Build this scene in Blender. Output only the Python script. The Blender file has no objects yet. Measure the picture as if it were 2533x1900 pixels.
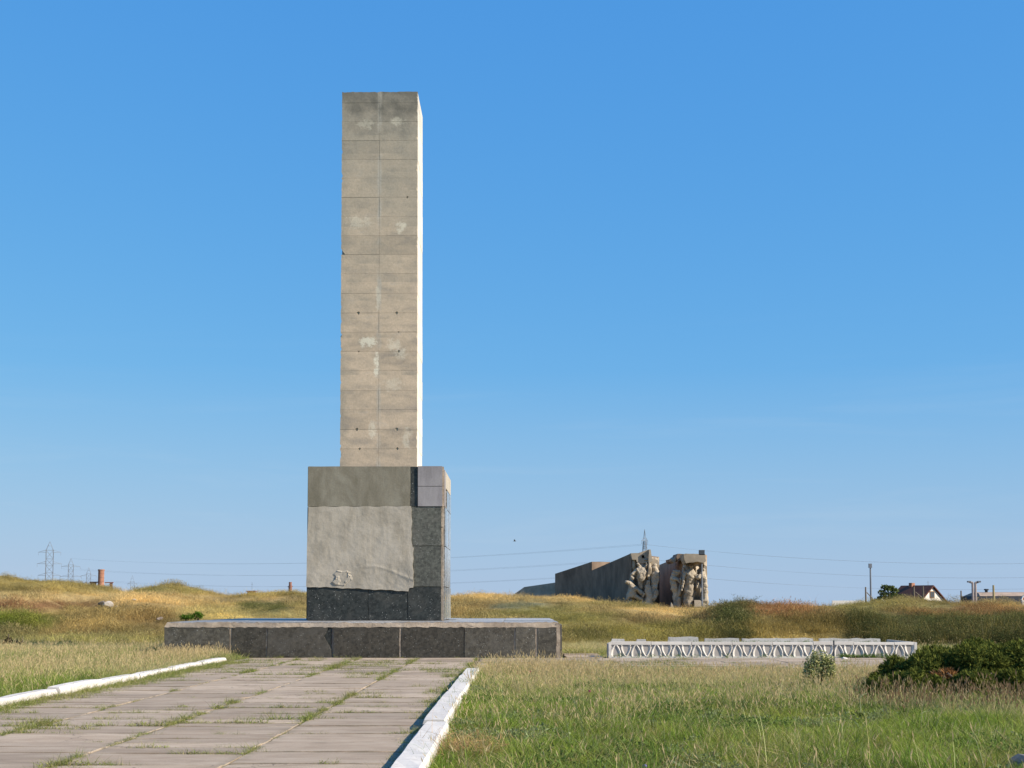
import bpy, bmesh, math, random
import numpy as np
from mathutils import Vector, Matrix, Euler

R = math.radians
scene = bpy.context.scene
COL = scene.collection
rng = np.random.default_rng(7)
random.seed(7)

# ------------------------------------------------------------------ camera
F, CX, CY = 3100.0, 1106.0, 829.5          # focal length and centre in units of a 2212 px wide picture
VPX, HOR, EYE = 1118.0, 1303.0, 1.6
PITCH = R(4.43)
YAW = math.atan((VPX - CX) / F)
SH = HOR - CY - F * math.tan(PITCH)
cd = bpy.data.cameras.new('camera')
cam = bpy.data.objects.new('camera', cd)
COL.objects.link(cam)
cam.location = (0, 0, EYE)
cam.rotation_euler = (R(90) + PITCH, 0, YAW)
cd.sensor_width = 36
cd.lens = F / 2212 * 36
cd.shift_y = SH / 2212
cd.clip_start, cd.clip_end = 0.1, 20000
scene.camera = cam

# ------------------------------------------------------------------ sky, sun, exposure
SUN_EL, SUN_AZ = 33.0, 110.0               # azimuth clockwise from +Y
world = bpy.data.worlds.new('World')
scene.world = world
world.use_nodes = True
wn = world.node_tree
wn.nodes.clear()
sky = wn.nodes.new('ShaderNodeTexSky')
sky.sky_type = 'NISHITA'
sky.sun_disc = False
sky.sun_elevation = R(SUN_EL)
sky.sun_rotation = R(SUN_AZ)
sky.air_density, sky.dust_density, sky.ozone_density = 1.0, 0.1, 10.0
EXPO, SKY = 0.72, 0.105
bg = wn.nodes.new('ShaderNodeBackground')
bg.inputs['Strength'].default_value = SKY
sepc, comb = wn.nodes.new('ShaderNodeSeparateColor'), wn.nodes.new('ShaderNodeCombineColor')
wn.links.new(sky.outputs[0], sepc.inputs[0])
for ch, (gain, gam) in enumerate([(.80, .90), (.70, .475), (.835, .14)]):   # the camera's response to the blue sky
    q = SKY * 2 ** EXPO
    pw, ml = wn.nodes.new('ShaderNodeMath'), wn.nodes.new('ShaderNodeMath')
    pw.operation, ml.operation = 'POWER', 'MULTIPLY'
    pw.inputs[1].default_value = gam
    ml.inputs[1].default_value = gain * (.1336 ** gam) / q
    wn.links.new(sepc.outputs[ch], pw.inputs[0])
    wn.links.new(pw.outputs[0], ml.inputs[0])
    wn.links.new(ml.outputs[0], comb.inputs[ch])
wo = wn.nodes.new('ShaderNodeOutputWorld')
# faint cirrus low over the horizon, all round
tc = wn.nodes.new('ShaderNodeTexCoord'); mp = wn.nodes.new('ShaderNodeMapping'); nz_ = wn.nodes.new('ShaderNodeTexNoise')
mp.inputs['Scale'].default_value = (2.2, 2.2, 26); mp.inputs['Rotation'].default_value = (0.03, -0.05, 0.4)
nz_.inputs['Scale'].default_value = 1.6; nz_.inputs['Detail'].default_value = 7; nz_.inputs['Roughness'].default_value = .62; nz_.inputs['Distortion'].default_value = .5
r1, r2, sx, mm, mx = [wn.nodes.new(q) for q in ('ShaderNodeMapRange', 'ShaderNodeMapRange', 'ShaderNodeSeparateXYZ', 'ShaderNodeMath', 'ShaderNodeMix')]
wn.links.new(tc.outputs['Generated'], mp.inputs[0]); wn.links.new(mp.outputs[0], nz_.inputs[0]); wn.links.new(tc.outputs['Generated'], sx.inputs[0])
for i, v in enumerate((.52, .78, 0, .16)): r1.inputs[i + 1].default_value = v
for i, v in enumerate((.20, .05, 0, 1)): r2.inputs[i + 1].default_value = v
wn.links.new(nz_.outputs[0], r1.inputs[0]); wn.links.new(sx.outputs[2], r2.inputs[0])
mm.operation = 'MULTIPLY'; wn.links.new(r1.outputs[0], mm.inputs[0]); wn.links.new(r2.outputs[0], mm.inputs[1])
mx.data_type = 'RGBA'; mx.inputs[7].default_value = tuple(v / (SKY * 2 ** EXPO) for v in (.72, .80, .86)) + (1,)
wn.links.new(mm.outputs[0], mx.inputs[0]); wn.links.new(comb.outputs[0], mx.inputs[6])
hz1, hz2 = wn.nodes.new('ShaderNodeMapRange'), wn.nodes.new('ShaderNodeMix')
for i, v in enumerate((.16, -.02, 0, .75)): hz1.inputs[i + 1].default_value = v
hz2.data_type = 'RGBA'; hz2.inputs[7].default_value = tuple(v / (SKY * 2 ** EXPO) for v in (.385, .535, .70)) + (1,)
wn.links.new(sx.outputs[2], hz1.inputs[0]); wn.links.new(hz1.outputs[0], hz2.inputs[0]); wn.links.new(mx.outputs[2], hz2.inputs[6])
wn.links.new(hz2.outputs[2], bg.inputs['Color'])
wn.links.new(bg.outputs[0], wo.inputs['Surface'])
ld = bpy.data.lights.new('sun', 'SUN')
sun = bpy.data.objects.new('sun', ld)
COL.objects.link(sun)
ld.energy = 4.9
ld.angle = R(0.53)
ld.color = (1.0, 0.925, 0.79)
sdir = Vector((math.sin(R(SUN_AZ)) * math.cos(R(SUN_EL)), math.cos(R(SUN_AZ)) * math.cos(R(SUN_EL)), math.sin(R(SUN_EL))))
sun.rotation_euler = sdir.to_track_quat('Z', 'Y').to_euler()
sun.location = (40, -20, 60)
vs = scene.view_settings
vs.view_transform = 'Standard'
vs.look = 'None'
vs.exposure, vs.gamma = EXPO, 1.0
vs.use_curve_mapping = False
scene.cycles.max_bounces = 6
scene.cycles.transparent_max_bounces = 4

# ------------------------------------------------------------------ picture <-> place
_cp, _sp, _cy, _sy = math.cos(PITCH), math.sin(PITCH), math.cos(YAW), math.sin(YAW)
FW = np.array([-_sy * _cp, _cy * _cp, _sp]); RT = np.array([_cy, _sy, 0]); UP = np.array([_sy * _sp, -_cy * _sp, _cp])


def ray(px, py):
    return FW + RT * ((px - CX) / F) - UP * ((py - CY - SH) / F)


def at(px, py, Y):
    d = ray(px, py)
    k = Y / d[1]
    return (d[0] * k, Y, EYE + d[2] * k)


def gnd(px, py, z=0.0):
    d = ray(px, py)
    k = (z - EYE) / d[2]
    return (d[0] * k, d[1] * k, z)


def proj(x, y, z):
    p = np.stack([x, y, z - EYE], -1)
    zc = p @ FW
    return CX + F * (p @ RT) / zc, CY + SH - F * (p @ UP) / zc


# ------------------------------------------------------------------ object helpers
def tag(o, label=None, cat=None, group=None, kind=None):
    if label: o['label'] = label
    if cat: o['category'] = cat
    if group: o['group'] = group
    if kind: o['kind'] = kind
    return o


def empty(name, loc=(0, 0, 0), rz=0.0):
    o = bpy.data.objects.new(name, None)
    COL.objects.link(o)
    o.location = loc
    o.rotation_euler = (0, 0, rz)
    o.empty_display_size = 0.3
    return o


def link(name, me, mat=None, parent=None, loc=None, rot=None):
    o = bpy.data.objects.new(name, me)
    COL.objects.link(o)
    if mat and not me.materials:
        me.materials.append(mat)
    if parent: o.parent = parent
    if loc is not None: o.location = loc
    if rot is not None: o.rotation_euler = rot
    return o


def obj(name, bm, mat=None, parent=None, loc=None, rot=None, smooth=False):
    me = bpy.data.meshes.new(name)
    bm.normal_update()
    bm.to_mesh(me)
    bm.free()
    if smooth:
        me.polygons.foreach_set('use_smooth', [True] * len(me.polygons))
    return link(name, me, mat, parent, loc, rot)


def pyobj(name, V, Fc, mat=None, parent=None, loc=None, rot=None, smooth=False):
    me = bpy.data.meshes.new(name)
    me.from_pydata([tuple(v) for v in V], [], Fc)
    me.update()
    if smooth:
        me.polygons.foreach_set('use_smooth', [True] * len(me.polygons))
    return link(name, me, mat, parent, loc, rot)


def box(bm, x0, x1, y0, y1, z0, z1, m=None):
    vs_ = [bm.verts.new(p) for p in ((x0, y0, z0), (x1, y0, z0), (x1, y1, z0), (x0, y1, z0), (x0, y0, z1), (x1, y0, z1), (x1, y1, z1), (x0, y1, z1))]
    if m is not None:
        for v in vs_: v.co = m @ v.co
    for f in ((3, 2, 1, 0), (4, 5, 6, 7), (0, 1, 5, 4), (1, 2, 6, 5), (2, 3, 7, 6), (3, 0, 4, 7)):
        bm.faces.new([vs_[i] for i in f])
    return vs_


def bevel(bm, w, seg=1):
    es = [e for e in bm.edges if len(e.link_faces) == 2 and e.calc_face_angle(0) > 0.5]
    bmesh.ops.bevel(bm, geom=es, offset=w, segments=seg, affect='EDGES', clamp_overlap=True)


def bar(bm, a, b, r, r2=None, n=4):
    a, b = Vector(a), Vector(b)
    if r2 is None: r2 = r
    d = (b - a)
    if d.length < 1e-6: return
    q = d.to_track_quat('Z', 'Y').to_matrix()
    A = [bm.verts.new(a + q @ Vector((r * math.cos(2 * math.pi * (i + .5) / n), r * math.sin(2 * math.pi * (i + .5) / n), 0))) for i in range(n)]
    B = [bm.verts.new(b + q @ Vector((r2 * math.cos(2 * math.pi * (i + .5) / n), r2 * math.sin(2 * math.pi * (i + .5) / n), 0))) for i in range(n)]
    for i in range(n):
        j = (i + 1) % n
        bm.faces.new((A[i], A[j], B[j], B[i]))
    bm.faces.new(A[::-1])
    bm.faces.new(B)


def tube(bm, pts, r, n=6, rs=None):
    pts = [Vector(p) for p in pts]
    rings = []
    for k, p in enumerate(pts):
        t = (pts[min(k + 1, len(pts) - 1)] - pts[max(k - 1, 0)]).normalized()
        q = t.to_track_quat('Z', 'Y').to_matrix()
        rr = rs[k] if rs else r
        rings.append([bm.verts.new(p + q @ Vector((rr * math.cos(2 * math.pi * i / n), rr * math.sin(2 * math.pi * i / n), 0))) for i in range(n)])
    for a, b in zip(rings, rings[1:]):
        for i in range(n):
            j = (i + 1) % n
            bm.faces.new((a[i], a[j], b[j], b[i]))
    bm.faces.new(rings[0][::-1])
    bm.faces.new(rings[-1])


def prism(bm, pts, y0, y1):
    """outline in x,z (counter-clockwise seen from the front), pushed from y0 (front) to y1"""
    A = [bm.verts.new((x, y0, z)) for x, z in pts]
    B = [bm.verts.new((x, y1, z)) for x, z in pts]
    n = len(pts)
    bm.faces.new(A)
    bm.faces.new(B[::-1])
    for i in range(n):
        j = (i + 1) % n
        bm.faces.new((A[j], A[i], B[i], B[j]))


def rough(pts, step, amp, rnd=random):
    out = []
    n = len(pts)
    for i in range(n):
        (x0, z0), (x1, z1) = pts[i], pts[(i + 1) % n]
        L = math.hypot(x1 - x0, z1 - z0)
        k = max(1, int(L / step))
        nx, nz = (-(z1 - z0) / max(L, 1e-6), (x1 - x0) / max(L, 1e-6))
        for q in range(k):
            t = q / k
            a = rnd.uniform(-amp, amp) if q else rnd.uniform(-amp, amp) * .4
            out.append((x0 + (x1 - x0) * t + nx * a, z0 + (z1 - z0) * t + nz * a))
    return out


# ------------------------------------------------------------------ numpy value noise
def vnoise(x, y, s, seed=0):
    x = np.asarray(x, float) / s; y = np.asarray(y, float) / s
    xi, yi = np.floor(x).astype(np.int64), np.floor(y).astype(np.int64)
    fx, fy = x - xi, y - yi
    fx, fy = fx * fx * (3 - 2 * fx), fy * fy * (3 - 2 * fy)

    def h(a, b):
        n = (a * 374761393 + b * 668265263 + seed * 982451653) & 0xffffffff
        n = ((n ^ (n >> 13)) * 1274126177) & 0xffffffff
        return ((n ^ (n >> 16)) & 0xffff) / 65535.0
    return (h(xi, yi) * (1 - fx) + h(xi + 1, yi) * fx) * (1 - fy) + (h(xi, yi + 1) * (1 - fx) + h(xi + 1, yi + 1) * fx) * fy


def fnoise(x, y, s, seed=0, o=3):
    t = 0; a = 1.0; w = 0
    for k in range(o):
        t = t + a * vnoise(x, y, s / 2 ** k, seed + k * 17); w += a; a *= .5
    return t / w


# ------------------------------------------------------------------ terrain shape
BASE_Y = np.array([-200, 50, 58, 100, 170, 230, 400, 600, 9000.])
BASE_Z = np.array([-.04, -.04, .05, .45, .8, -.3, -8, -15, -15.])
RIDGES = [  # distance, front width, back width, grass height taken off, crest pixels
    (105, 15, 26, .22, [(-500, 1242), (0, 1246), (60, 1247), (130, 1255), (190, 1267), (240, 1275), (275, 1277), (310, 1270), (370, 1268), (430, 1273), (500, 1283), (540, 1280), (600, 1276), (655, 1278), (720, 1283), (850, 1290), (970, 1294), (1050, 1288), (1100, 1286), (1200, 1291), (1300, 1303), (1400, 1310), (1530, 1318), (1700, 1320), (2500, 1320)]),
    (91, 9, 7, .15, [(180, 1325), (225, 1304), (260, 1286), (330, 1283), (420, 1290), (480, 1303), (560, 1310), (620, 1302), (680, 1302), (800, 1325)]),
    (76, 6, 5, .15, [(-300, 1276), (-100, 1284), (0, 1291), (60, 1289), (100, 1291), (140, 1305), (170, 1315), (230, 1330), (320, 1345)]),
    (62, 6, 5, .15, [(-300, 1318), (0, 1330), (60, 1335), (100, 1350), (150, 1372), (200, 1380)]),
    (66, 8, 7, .15, [(900, 1330), (970, 1322), (1060, 1314), (1150, 1313), (1260, 1320), (1330, 1332), (1400, 1340), (1480, 1340), (1560, 1345), (1700, 1360)]),
    (62, 6, 6, .17, [(1420, 1365), (1500, 1335), (1545, 1312), (1590, 1300), (1640, 1295), (1700, 1297), (1740, 1304), (1800, 1318), (1850, 1332), (1900, 1350), (1960, 1368)]),
    (78, 11, 14, .36, [(1650, 1340), (1740, 1320), (1775, 1308), (1800, 1303), (1860, 1298), (2000, 1298), (2100, 1299), (2212, 1305), (2500, 1308), (2900, 1308)]),
    (84, 6, 5, .15, [(360, 1345), (420, 1322), (500, 1306), (560, 1300), (640, 1297), (700, 1299), (800, 1310), (880, 1325)]),
    (86, 8, 6, .15, [(940, 1318), (1000, 1306), (1080, 1302), (1160, 1304), (1240, 1313), (1300, 1320), (1400, 1318), (1500, 1322), (1560, 1330)]),
    (59, 5, 8, .6, [(1840, 1390), (1900, 1362), (1990, 1350), (2100, 1345), (2212, 1342), (2700, 1340)]),
]
_RX = []
for (Yr, wf, wb, veg, pts) in RIDGES:
    xs = np.array([(p[0] - VPX) / F * Yr for p in pts])
    zs = np.array([EYE + (HOR - p[1]) * Yr / F - veg for p in pts])
    _RX.append((Yr, wf, wb, xs, zs))


def tz(x, y):
    x = np.asarray(x, float); y = np.asarray(y, float)
    b = np.interp(y, BASE_Y, BASE_Z)
    acc = np.zeros(np.broadcast(x, y).shape)
    for (Yr, wf, wb, xs, zs) in _RX:
        c = np.maximum(np.interp(x, xs, zs) - np.interp(Yr, BASE_Y, BASE_Z), 0)
        d = (y - Yr)
        t = np.clip(np.where(d < 0, -d / wf, d / wb), 0, 1)
        s = .5 + .5 * np.cos(np.pi * t)
        acc = acc + (c * s) ** 4
    h = acc ** .25
    m = np.clip((y - 55) / 12, 0, 1)
    r = np.clip((y - 58) / 6, 0, 1) * np.clip((100 - y) / 14, 0, 1) * np.clip((16 - x) / 6, 0, 1)
    h = h * (1 + r * .6 * (fnoise(x, y, 9, 15, 2) - .6)) + r * 1.9 * np.minimum(fnoise(x, y * .8, 6.5, 19, 2) - .58, .04)
    return b + h + m * ((fnoise(x, y, 5, 5) - .5) * .7 + (fnoise(x, y, 2.2, 9, 2) - .5) * .55)


# ------------------------------------------------------------------ vegetation colour by place
GOLD, OLIVE, REDB, GREEN, DARK = (.54, .38, .165), (.22, .195, .06), (.33, .175, .075), (.17, .21, .035), (.085, .10, .035)
ZONES = [  # centre px,py, radii, colour, weight, bushiness
    (60, 1262, 160, 14, (.33, .25, .08), .8, .1), (200, 1292, 260, 8, GOLD, 1, 0), (60, 1306, 120, 8, (.24, .12, .06), 2.5, .05), (60, 1294, 120, 4, GOLD, 2, 0),
    (40, 1347, 90, 15, (.16, .19, .022), 1.5, .15), (-10, 1365, 110, 7, DARK, .8, .3), (230, 1345, 130, 30, (.28, .20, .075), 1.2, .1), (320, 1350, 40, 30, (.36, .22, .08), .8, 0), (310, 1366, 60, 14, OLIVE, .8, .2),
    (170, 1388, 220, 8, (.25, .23, .08), 1.2, 0), (340, 1300, 140, 10, (.40, .28, .12), 1, 0), (560, 1312, 40, 9, DARK, .9, .5),
    (520, 1330, 150, 6, (.48, .38, .14), 1, 0), (370, 1276, 70, 6, (.28, .23, .07), 1, .0), (520, 1287, 120, 8, (.32, .24, .08), 1, 0), (600, 1300, 80, 6, GOLD, 1, 0),
    (1120, 1292, 180, 9, (.56, .385, .15), 1.5, 0), (1040, 1318, 70, 9, (.36, .24, .09), .8, .1), (1220, 1333, 130, 16, OLIVE, 1.3, .1),
    (1110, 1309, 50, 5, (.17, .19, .13), 1, .3), (1400, 1322, 120, 9, (.56, .385, .15), 1.5, 0), (1450, 1337, 110, 8, (.30, .19, .08), 1, .0),
    (1400, 1372, 220, 16, (.21, .18, .05), 1.5, 0), (1330, 1300, 60, 5, (.2, .2, .05), .6, .2), (1480, 1310, 60, 4, (.15, .16, .04), .8, .2),
    (1575, 1342, 40, 20, DARK, 3.5, .5), (1690, 1309, 62, 15, (.37, .175, .07), 2.8, 0), (1590, 1304, 40, 6, (.24, .19, .07), 1, 0), (1720, 1358, 110, 20, (.28, .20, .06), 2.2, 0), (1800, 1330, 40, 10, (.26, .17, .065), 1, 0),
    (1880, 1312, 130, 9, (.25, .21, .07), 1.3, .1), (1880, 1342, 70, 18, (.09, .10, .035), 2.5, .5), (2080, 1322, 160, 9, (.27, .15, .06), 2, .1),
    (2100, 1360, 190, 26, DARK, 3, .6), (1960, 1355, 40, 20, (.19, .13, .06), .8, .3),
]


def zone_tint(x, y, z):
    px, py = proj(x, y, z)
    px = px + (fnoise(x, y, 7, 31) - .5) * 70 + (fnoise(x, y, 1.6, 33, 2) - .5) * 70
    py = py + (fnoise(x, y, 9, 37) - .5) * 12 + (fnoise(x, y, 1.5, 39, 2) - .5) * 12
    n = fnoise(x, y, 9, 41)[:, None]
    base = np.array((.40, .30, .125)) * n + np.array((.26, .205, .07)) * (1 - n)
    acc = base * .14
    w = np.full((len(x), 1), .14)
    bush = .035 * (vnoise(x, y, 2.5, 45) > .6)
    for (cx, cy, rx, ry, c, wt, bs) in ZONES:
        g = wt * np.exp(-(((px - cx) / rx) ** 2 + ((py - cy) / ry) ** 2) ** 1.6)
        acc = acc + g[:, None] * np.array(c)
        w = w + g[:, None]
        bush = bush + g * bs
    return acc / w * 1.12, bush / w[:, 0]


def field_tint(x, y):
    """short meadow in front: green low down, straw further off"""
    d = np.clip((y - 13) / 22, 0, 1) - np.where(x < -8, .36, 0)
    n = fnoise(x, y, 2.6, 51)
    n2 = fnoise(x, y, .9, 53)
    straw = np.clip(d * 1.0 - .34 + (n - .5) * 1.7, 0, 1)[:, None]
    g = np.array((.125, .190, .026)) * (1 - n2[:, None]) + np.array((.29, .335, .060)) * n2[:, None]
    sage = np.clip((fnoise(x, y, 3.1, 77) - .62) * 5, 0, 1)[:, None]
    g = g * (1 - sage * .7) + np.array((.16, .19, .105)) * sage * .7
    c = g * (1 - straw * .75) + np.array((.47, .39, .19)) * straw * .75
    return c, straw[:, 0]


# ------------------------------------------------------------------ material helper
class G:
    def __init__(s, name):
        s.m = bpy.data.materials.new(name)
        s.m.use_nodes = True
        s.t = s.m.node_tree
        s.t.nodes.clear()
        s.out = s.t.nodes.new('ShaderNodeOutputMaterial')

    def n(s, typ, ins=None, out=0, **props):
        nd = s.t.nodes.new('ShaderNode' + typ)
        for k, v in props.items(): setattr(nd, k, v)
        for k, v in (ins or {}).items():
            sk = nd.inputs[k]
            if isinstance(v, bpy.types.NodeSocket): s.t.links.new(v, sk)
            elif isinstance(v, tuple) and len(v) == 3 and sk.type == 'RGBA': sk.default_value = (*v, 1)
            else: sk.default_value = v
        return nd.outputs[out]

    def co(s, kind='Object'): return s.n('TexCoord', out=kind)

    def mapping(s, v, scale=(1, 1, 1), loc=(0, 0, 0)): return s.n('Mapping', {'Vector': v, 'Scale': scale, 'Location': loc})

    def noise(s, v, scale, detail=4.0, rough=.55, dist=0.0, out=0):
        return s.n('TexNoise', {'Vector': v, 'Scale': scale, 'Detail': detail, 'Roughness': rough, 'Distortion': dist}, out=out)

    def voro(s, v, scale, feature='F1', out=0, rnd=1.0):
        return s.n('TexVoronoi', {'Vector': v, 'Scale': scale, 'Randomness': rnd}, out=out, feature=feature)

    def math(s, op, a, b=0.0, c=0.0):
        return s.n('Math', {0: a, 1: b, 2: c}, operation=op)

    def rng(s, v, a, b, c=0.0, d=1.0):
        return s.n('MapRange', {0: v, 1: a, 2: b, 3: c, 4: d})

    def ramp(s, f, stops):
        nd = s.t.nodes.new('ShaderNodeValToRGB')
        e = nd.color_ramp.elements
        while len(e) < len(stops): e.new(.5)
        for el, (p, c) in zip(e, stops):
            el.position = p
            el.color = (*c, 1) if len(c) == 3 else c
        s.t.links.new(f, nd.inputs[0])
        return nd.outputs[0]

    def mix(s, f, a, b, mode='MIX'):
        nd = s.t.nodes.new('ShaderNodeMix')
        nd.data_type = 'RGBA'
        nd.blend_type = mode
        for i, v in ((0, f), (6, a), (7, b)):
            if isinstance(v, bpy.types.NodeSocket): s.t.links.new(v, nd.inputs[i])
            elif isinstance(v, tuple): nd.inputs[i].default_value = (*v, 1)
            else: nd.inputs[i].default_value = v
        return nd.outputs[2]

    def gray(s, f): return s.n('CombineColor', {0: f, 1: f, 2: f})

    def attr(s, name, typ='GEOMETRY', out='Fac'):
        return s.n('Attribute', out=out, attribute_name=name, attribute_type=typ)

    def rand(s): return s.n('ObjectInfo', out='Random')

    def bump(s, h, strength=.5, dist=.01, normal=None):
        i = {'Height': h, 'Strength': strength, 'Distance': dist}
        if normal is not None: i['Normal'] = normal
        return s.n('Bump', i)

    def done(s, col, rough=.8, bump=None, spec=.3, metal=0.0):
        i = {'Base Color': col, 'Roughness': rough, 'Specular IOR Level': spec, 'Metallic': metal}
        if bump is not None: i['Normal'] = bump
        s.t.links.new(s.n('BsdfPrincipled', i), s.out.inputs[0])
        return s.m

    def leafy(s, col, trans=.35):
        d = s.n('BsdfDiffuse', {'Color': col})
        t = s.n('BsdfTranslucent', {'Color': col})
        s.t.links.new(s.n('MixShader', {0: trans, 1: d, 2: t}), s.out.inputs[0])
        return s.m


def simple(name, col, rough=.85, var=.25, scale=3.0, bump=.3, spec=.25):
    g = G(name)
    v = g.co()
    n = g.noise(v, scale, 5, .65)
    f = g.rng(n, .3, .7, 1 - var, 1 + var)
    r = g.rng(g.rand(), 0, 1, .88, 1.12)
    c = g.mix(1.0, g.mix(1.0, tuple(col), g.gray(f), 'MULTIPLY'), g.gray(r), 'MULTIPLY')
    return g.done(c, rough, g.bump(g.noise(v, scale * 6, 4), bump, .01), spec)


# ------------------------------------------------------------------ materials
def m_ground():
    g = G('ground soil')
    v = g.co()
    c = g.attr('tint', out='Color')
    n = g.rng(g.noise(v, .9, 6, .7), .3, .7, .55, 1.2)
    n2 = g.rng(g.noise(v, 9, 4, .7), .3, .7, .7, 1.25)
    c = g.mix(1.0, g.mix(1.0, c, g.gray(n), 'MULTIPLY'), g.gray(n2), 'MULTIPLY')
    return g.done(c, .95, g.bump(g.noise(v, 7, 5, .7), .8, .08), .1)


def m_grass(name, straw=(.56, .43, .22), trans=.3, dead=(.42, .34, .17), earmix=1.0):
    g = G(name)
    tint = g.attr('tint', 'INSTANCER', 'Color')
    dry = g.attr('dry', 'INSTANCER', 'Fac')
    sh = g.attr('shade')
    ear = g.attr('ear')
    c = g.mix(1.0, tint, g.gray(g.rng(sh, 0, 1, .42, 1.65)), 'MULTIPLY')
    isdry = g.math('LESS_THAN', sh, g.math('MULTIPLY', dry, .8))
    c = g.mix(isdry, c, tuple(dead))
    c = g.mix(g.math('MULTIPLY', ear, earmix), c, tuple(straw))
    return g.leafy(c, trans)


def m_shaft(pale=0.0):
    g = G('weathered concrete blocks' if not pale else 'concrete blocks with painted sunlight')
    v = g.co()
    s = g.n('SeparateXYZ', {0: v})
    sep = s.node
    x, z = sep.outputs[0], sep.outputs[2]
    big = g.noise(g.mapping(v, (.9, .9, 2.2)), 1.1, 5, .6, .3)
    fine = g.noise(v, 14, 6, .7)
    col = g.ramp(big, [(.30, (.34, .278, .22)), (.46, (.455, .358, .262)), (.60, (.53, .41, .295)), (.75, (.46, .38, .30))])
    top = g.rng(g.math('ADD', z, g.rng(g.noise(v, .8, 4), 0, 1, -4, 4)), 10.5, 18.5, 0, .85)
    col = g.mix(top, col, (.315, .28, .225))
    # black growth along the very top
    tp = g.rng(g.math('ADD', z, g.rng(g.noise(v, 2.2, 4), .3, .7, -.7, .7)), 17.3, 18.7, 0, .8)
    col = g.mix(tp, col, (.13, .12, .10))
    # darker drifts under each course
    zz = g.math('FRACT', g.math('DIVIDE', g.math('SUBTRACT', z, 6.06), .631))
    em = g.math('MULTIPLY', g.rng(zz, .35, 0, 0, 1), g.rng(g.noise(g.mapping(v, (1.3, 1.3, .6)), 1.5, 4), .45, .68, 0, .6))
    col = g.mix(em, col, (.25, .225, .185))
    # grey seam where the central joint was smeared with mortar
    cx = g.math('ABSOLUTE', g.math('ADD', x, g.rng(g.noise(g.mapping(v, (0, 0, 1)), 2.5, 3), 0, 1, -.07, .07)))
    sm = g.math('MULTIPLY', g.rng(cx, .10, .03, 0, 1), g.rng(g.noise(g.mapping(v, (.3, .3, 1)), 1.0, 3), .40, .58, 0, .75))
    col = g.mix(sm, col, (.42, .38, .32))
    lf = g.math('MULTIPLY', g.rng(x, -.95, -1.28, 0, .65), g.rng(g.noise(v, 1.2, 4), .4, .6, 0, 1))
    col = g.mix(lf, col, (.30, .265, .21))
    # white efflorescence at its places (block coordinates)
    nz = g.noise(v, 4.2, 8, .78)
    for (ex, ez, rx, rz, st) in EFFLO:
        dx = g.math('DIVIDE', g.math('SUBTRACT', x, ex), rx)
        dz = g.math('DIVIDE', g.math('SUBTRACT', z, ez), rz)
        d = g.math('ADD', g.math('MULTIPLY', dx, dx), g.math('MULTIPLY', dz, dz))
        d = g.math('ADD', d, g.rng(nz, .3, .7, 1.5, -1.3))
        col = g.mix(g.rng(d, 1.0, .25, 0, st), col, (.68, .61, .48))
    pits = g.rng(g.voro(v, 9, rnd=1.0), .05, .12, 1, 0)
    pm = g.math('MULTIPLY', pits, g.rng(g.noise(v, 1.7, 2), .58, .66, 0, .6))
    col = g.mix(pm, col, (.12, .10, .08))
    if pale: col = g.mix(pale, col, (.82, .76, .68))  # paler mix puts the right flank's sun glare into the colour
    r = g.rng(g.rand(), 0, 1, .93, 1.06)
    col = g.mix(1.0, g.mix(1.0, col, g.gray(g.rng(fine, .3, .7, .88, 1.1)), 'MULTIPLY'), g.gray(r), 'MULTIPLY')
    h = g.math('ADD', g.math('MULTIPLY', g.noise(v, 3, 5, .6), 2.0), g.math('SUBTRACT', g.noise(v, 30, 5, .7), pm))
    return g.done(col, .9, g.bump(h, .45, .012), .2)


def m_granite(name, dark=(.028, .029, .028), dust=.35, rough=.24):
    g = G(name)
    v = g.co()
    r = g.rand()
    vv = g.n('VectorMath', {0: v, 1: g.n('CombineXYZ', {0: g.math('MULTIPLY', r, 37.), 1: 0.0, 2: g.math('MULTIPLY', r, 19.)})}, operation='ADD')
    fl = g.rng(g.voro(vv, 16), .10, .20, 1, 0)
    fl = g.math('MULTIPLY', fl, g.rng(g.noise(vv, 5, 3), .46, .56, 0, .9))
    band = g.noise(g.mapping(vv, (1.0, 1.0, 1.0)), 1.4, 6, .62, .6)
    rot = g.n('VectorRotate', {'Vector': vv, 'Angle': R(32)}, rotation_type='Y_AXIS')
    streak = g.noise(g.mapping(rot, (1.2, 1.2, 9)), 1.6, 5, .6)
    col = g.mix(g.rng(g.noise(vv, 11, 5, .75), .40, .66, 0, 1), dark, tuple(c * 2.6 for c in dark))
    col = g.mix(g.rng(streak, .5, .74, 0, dust * .55), col, (.10, .092, .078))
    col = g.mix(g.rng(band, .5, .75, 0, dust * .8), col, (.12, .108, .09))
    col = g.mix(fl, col, (.34, .33, .30))
    col = g.mix(1.0, col, g.gray(g.rng(r, 0, 1, .75, 1.45)), 'MULTIPLY')
    ro = g.rng(g.noise(vv, 2.2, 4), .3, .7, rough, rough + .18)
    return g.done(col, ro, g.bump(g.noise(vv, 45, 3), .06, .004), .28)


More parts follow.
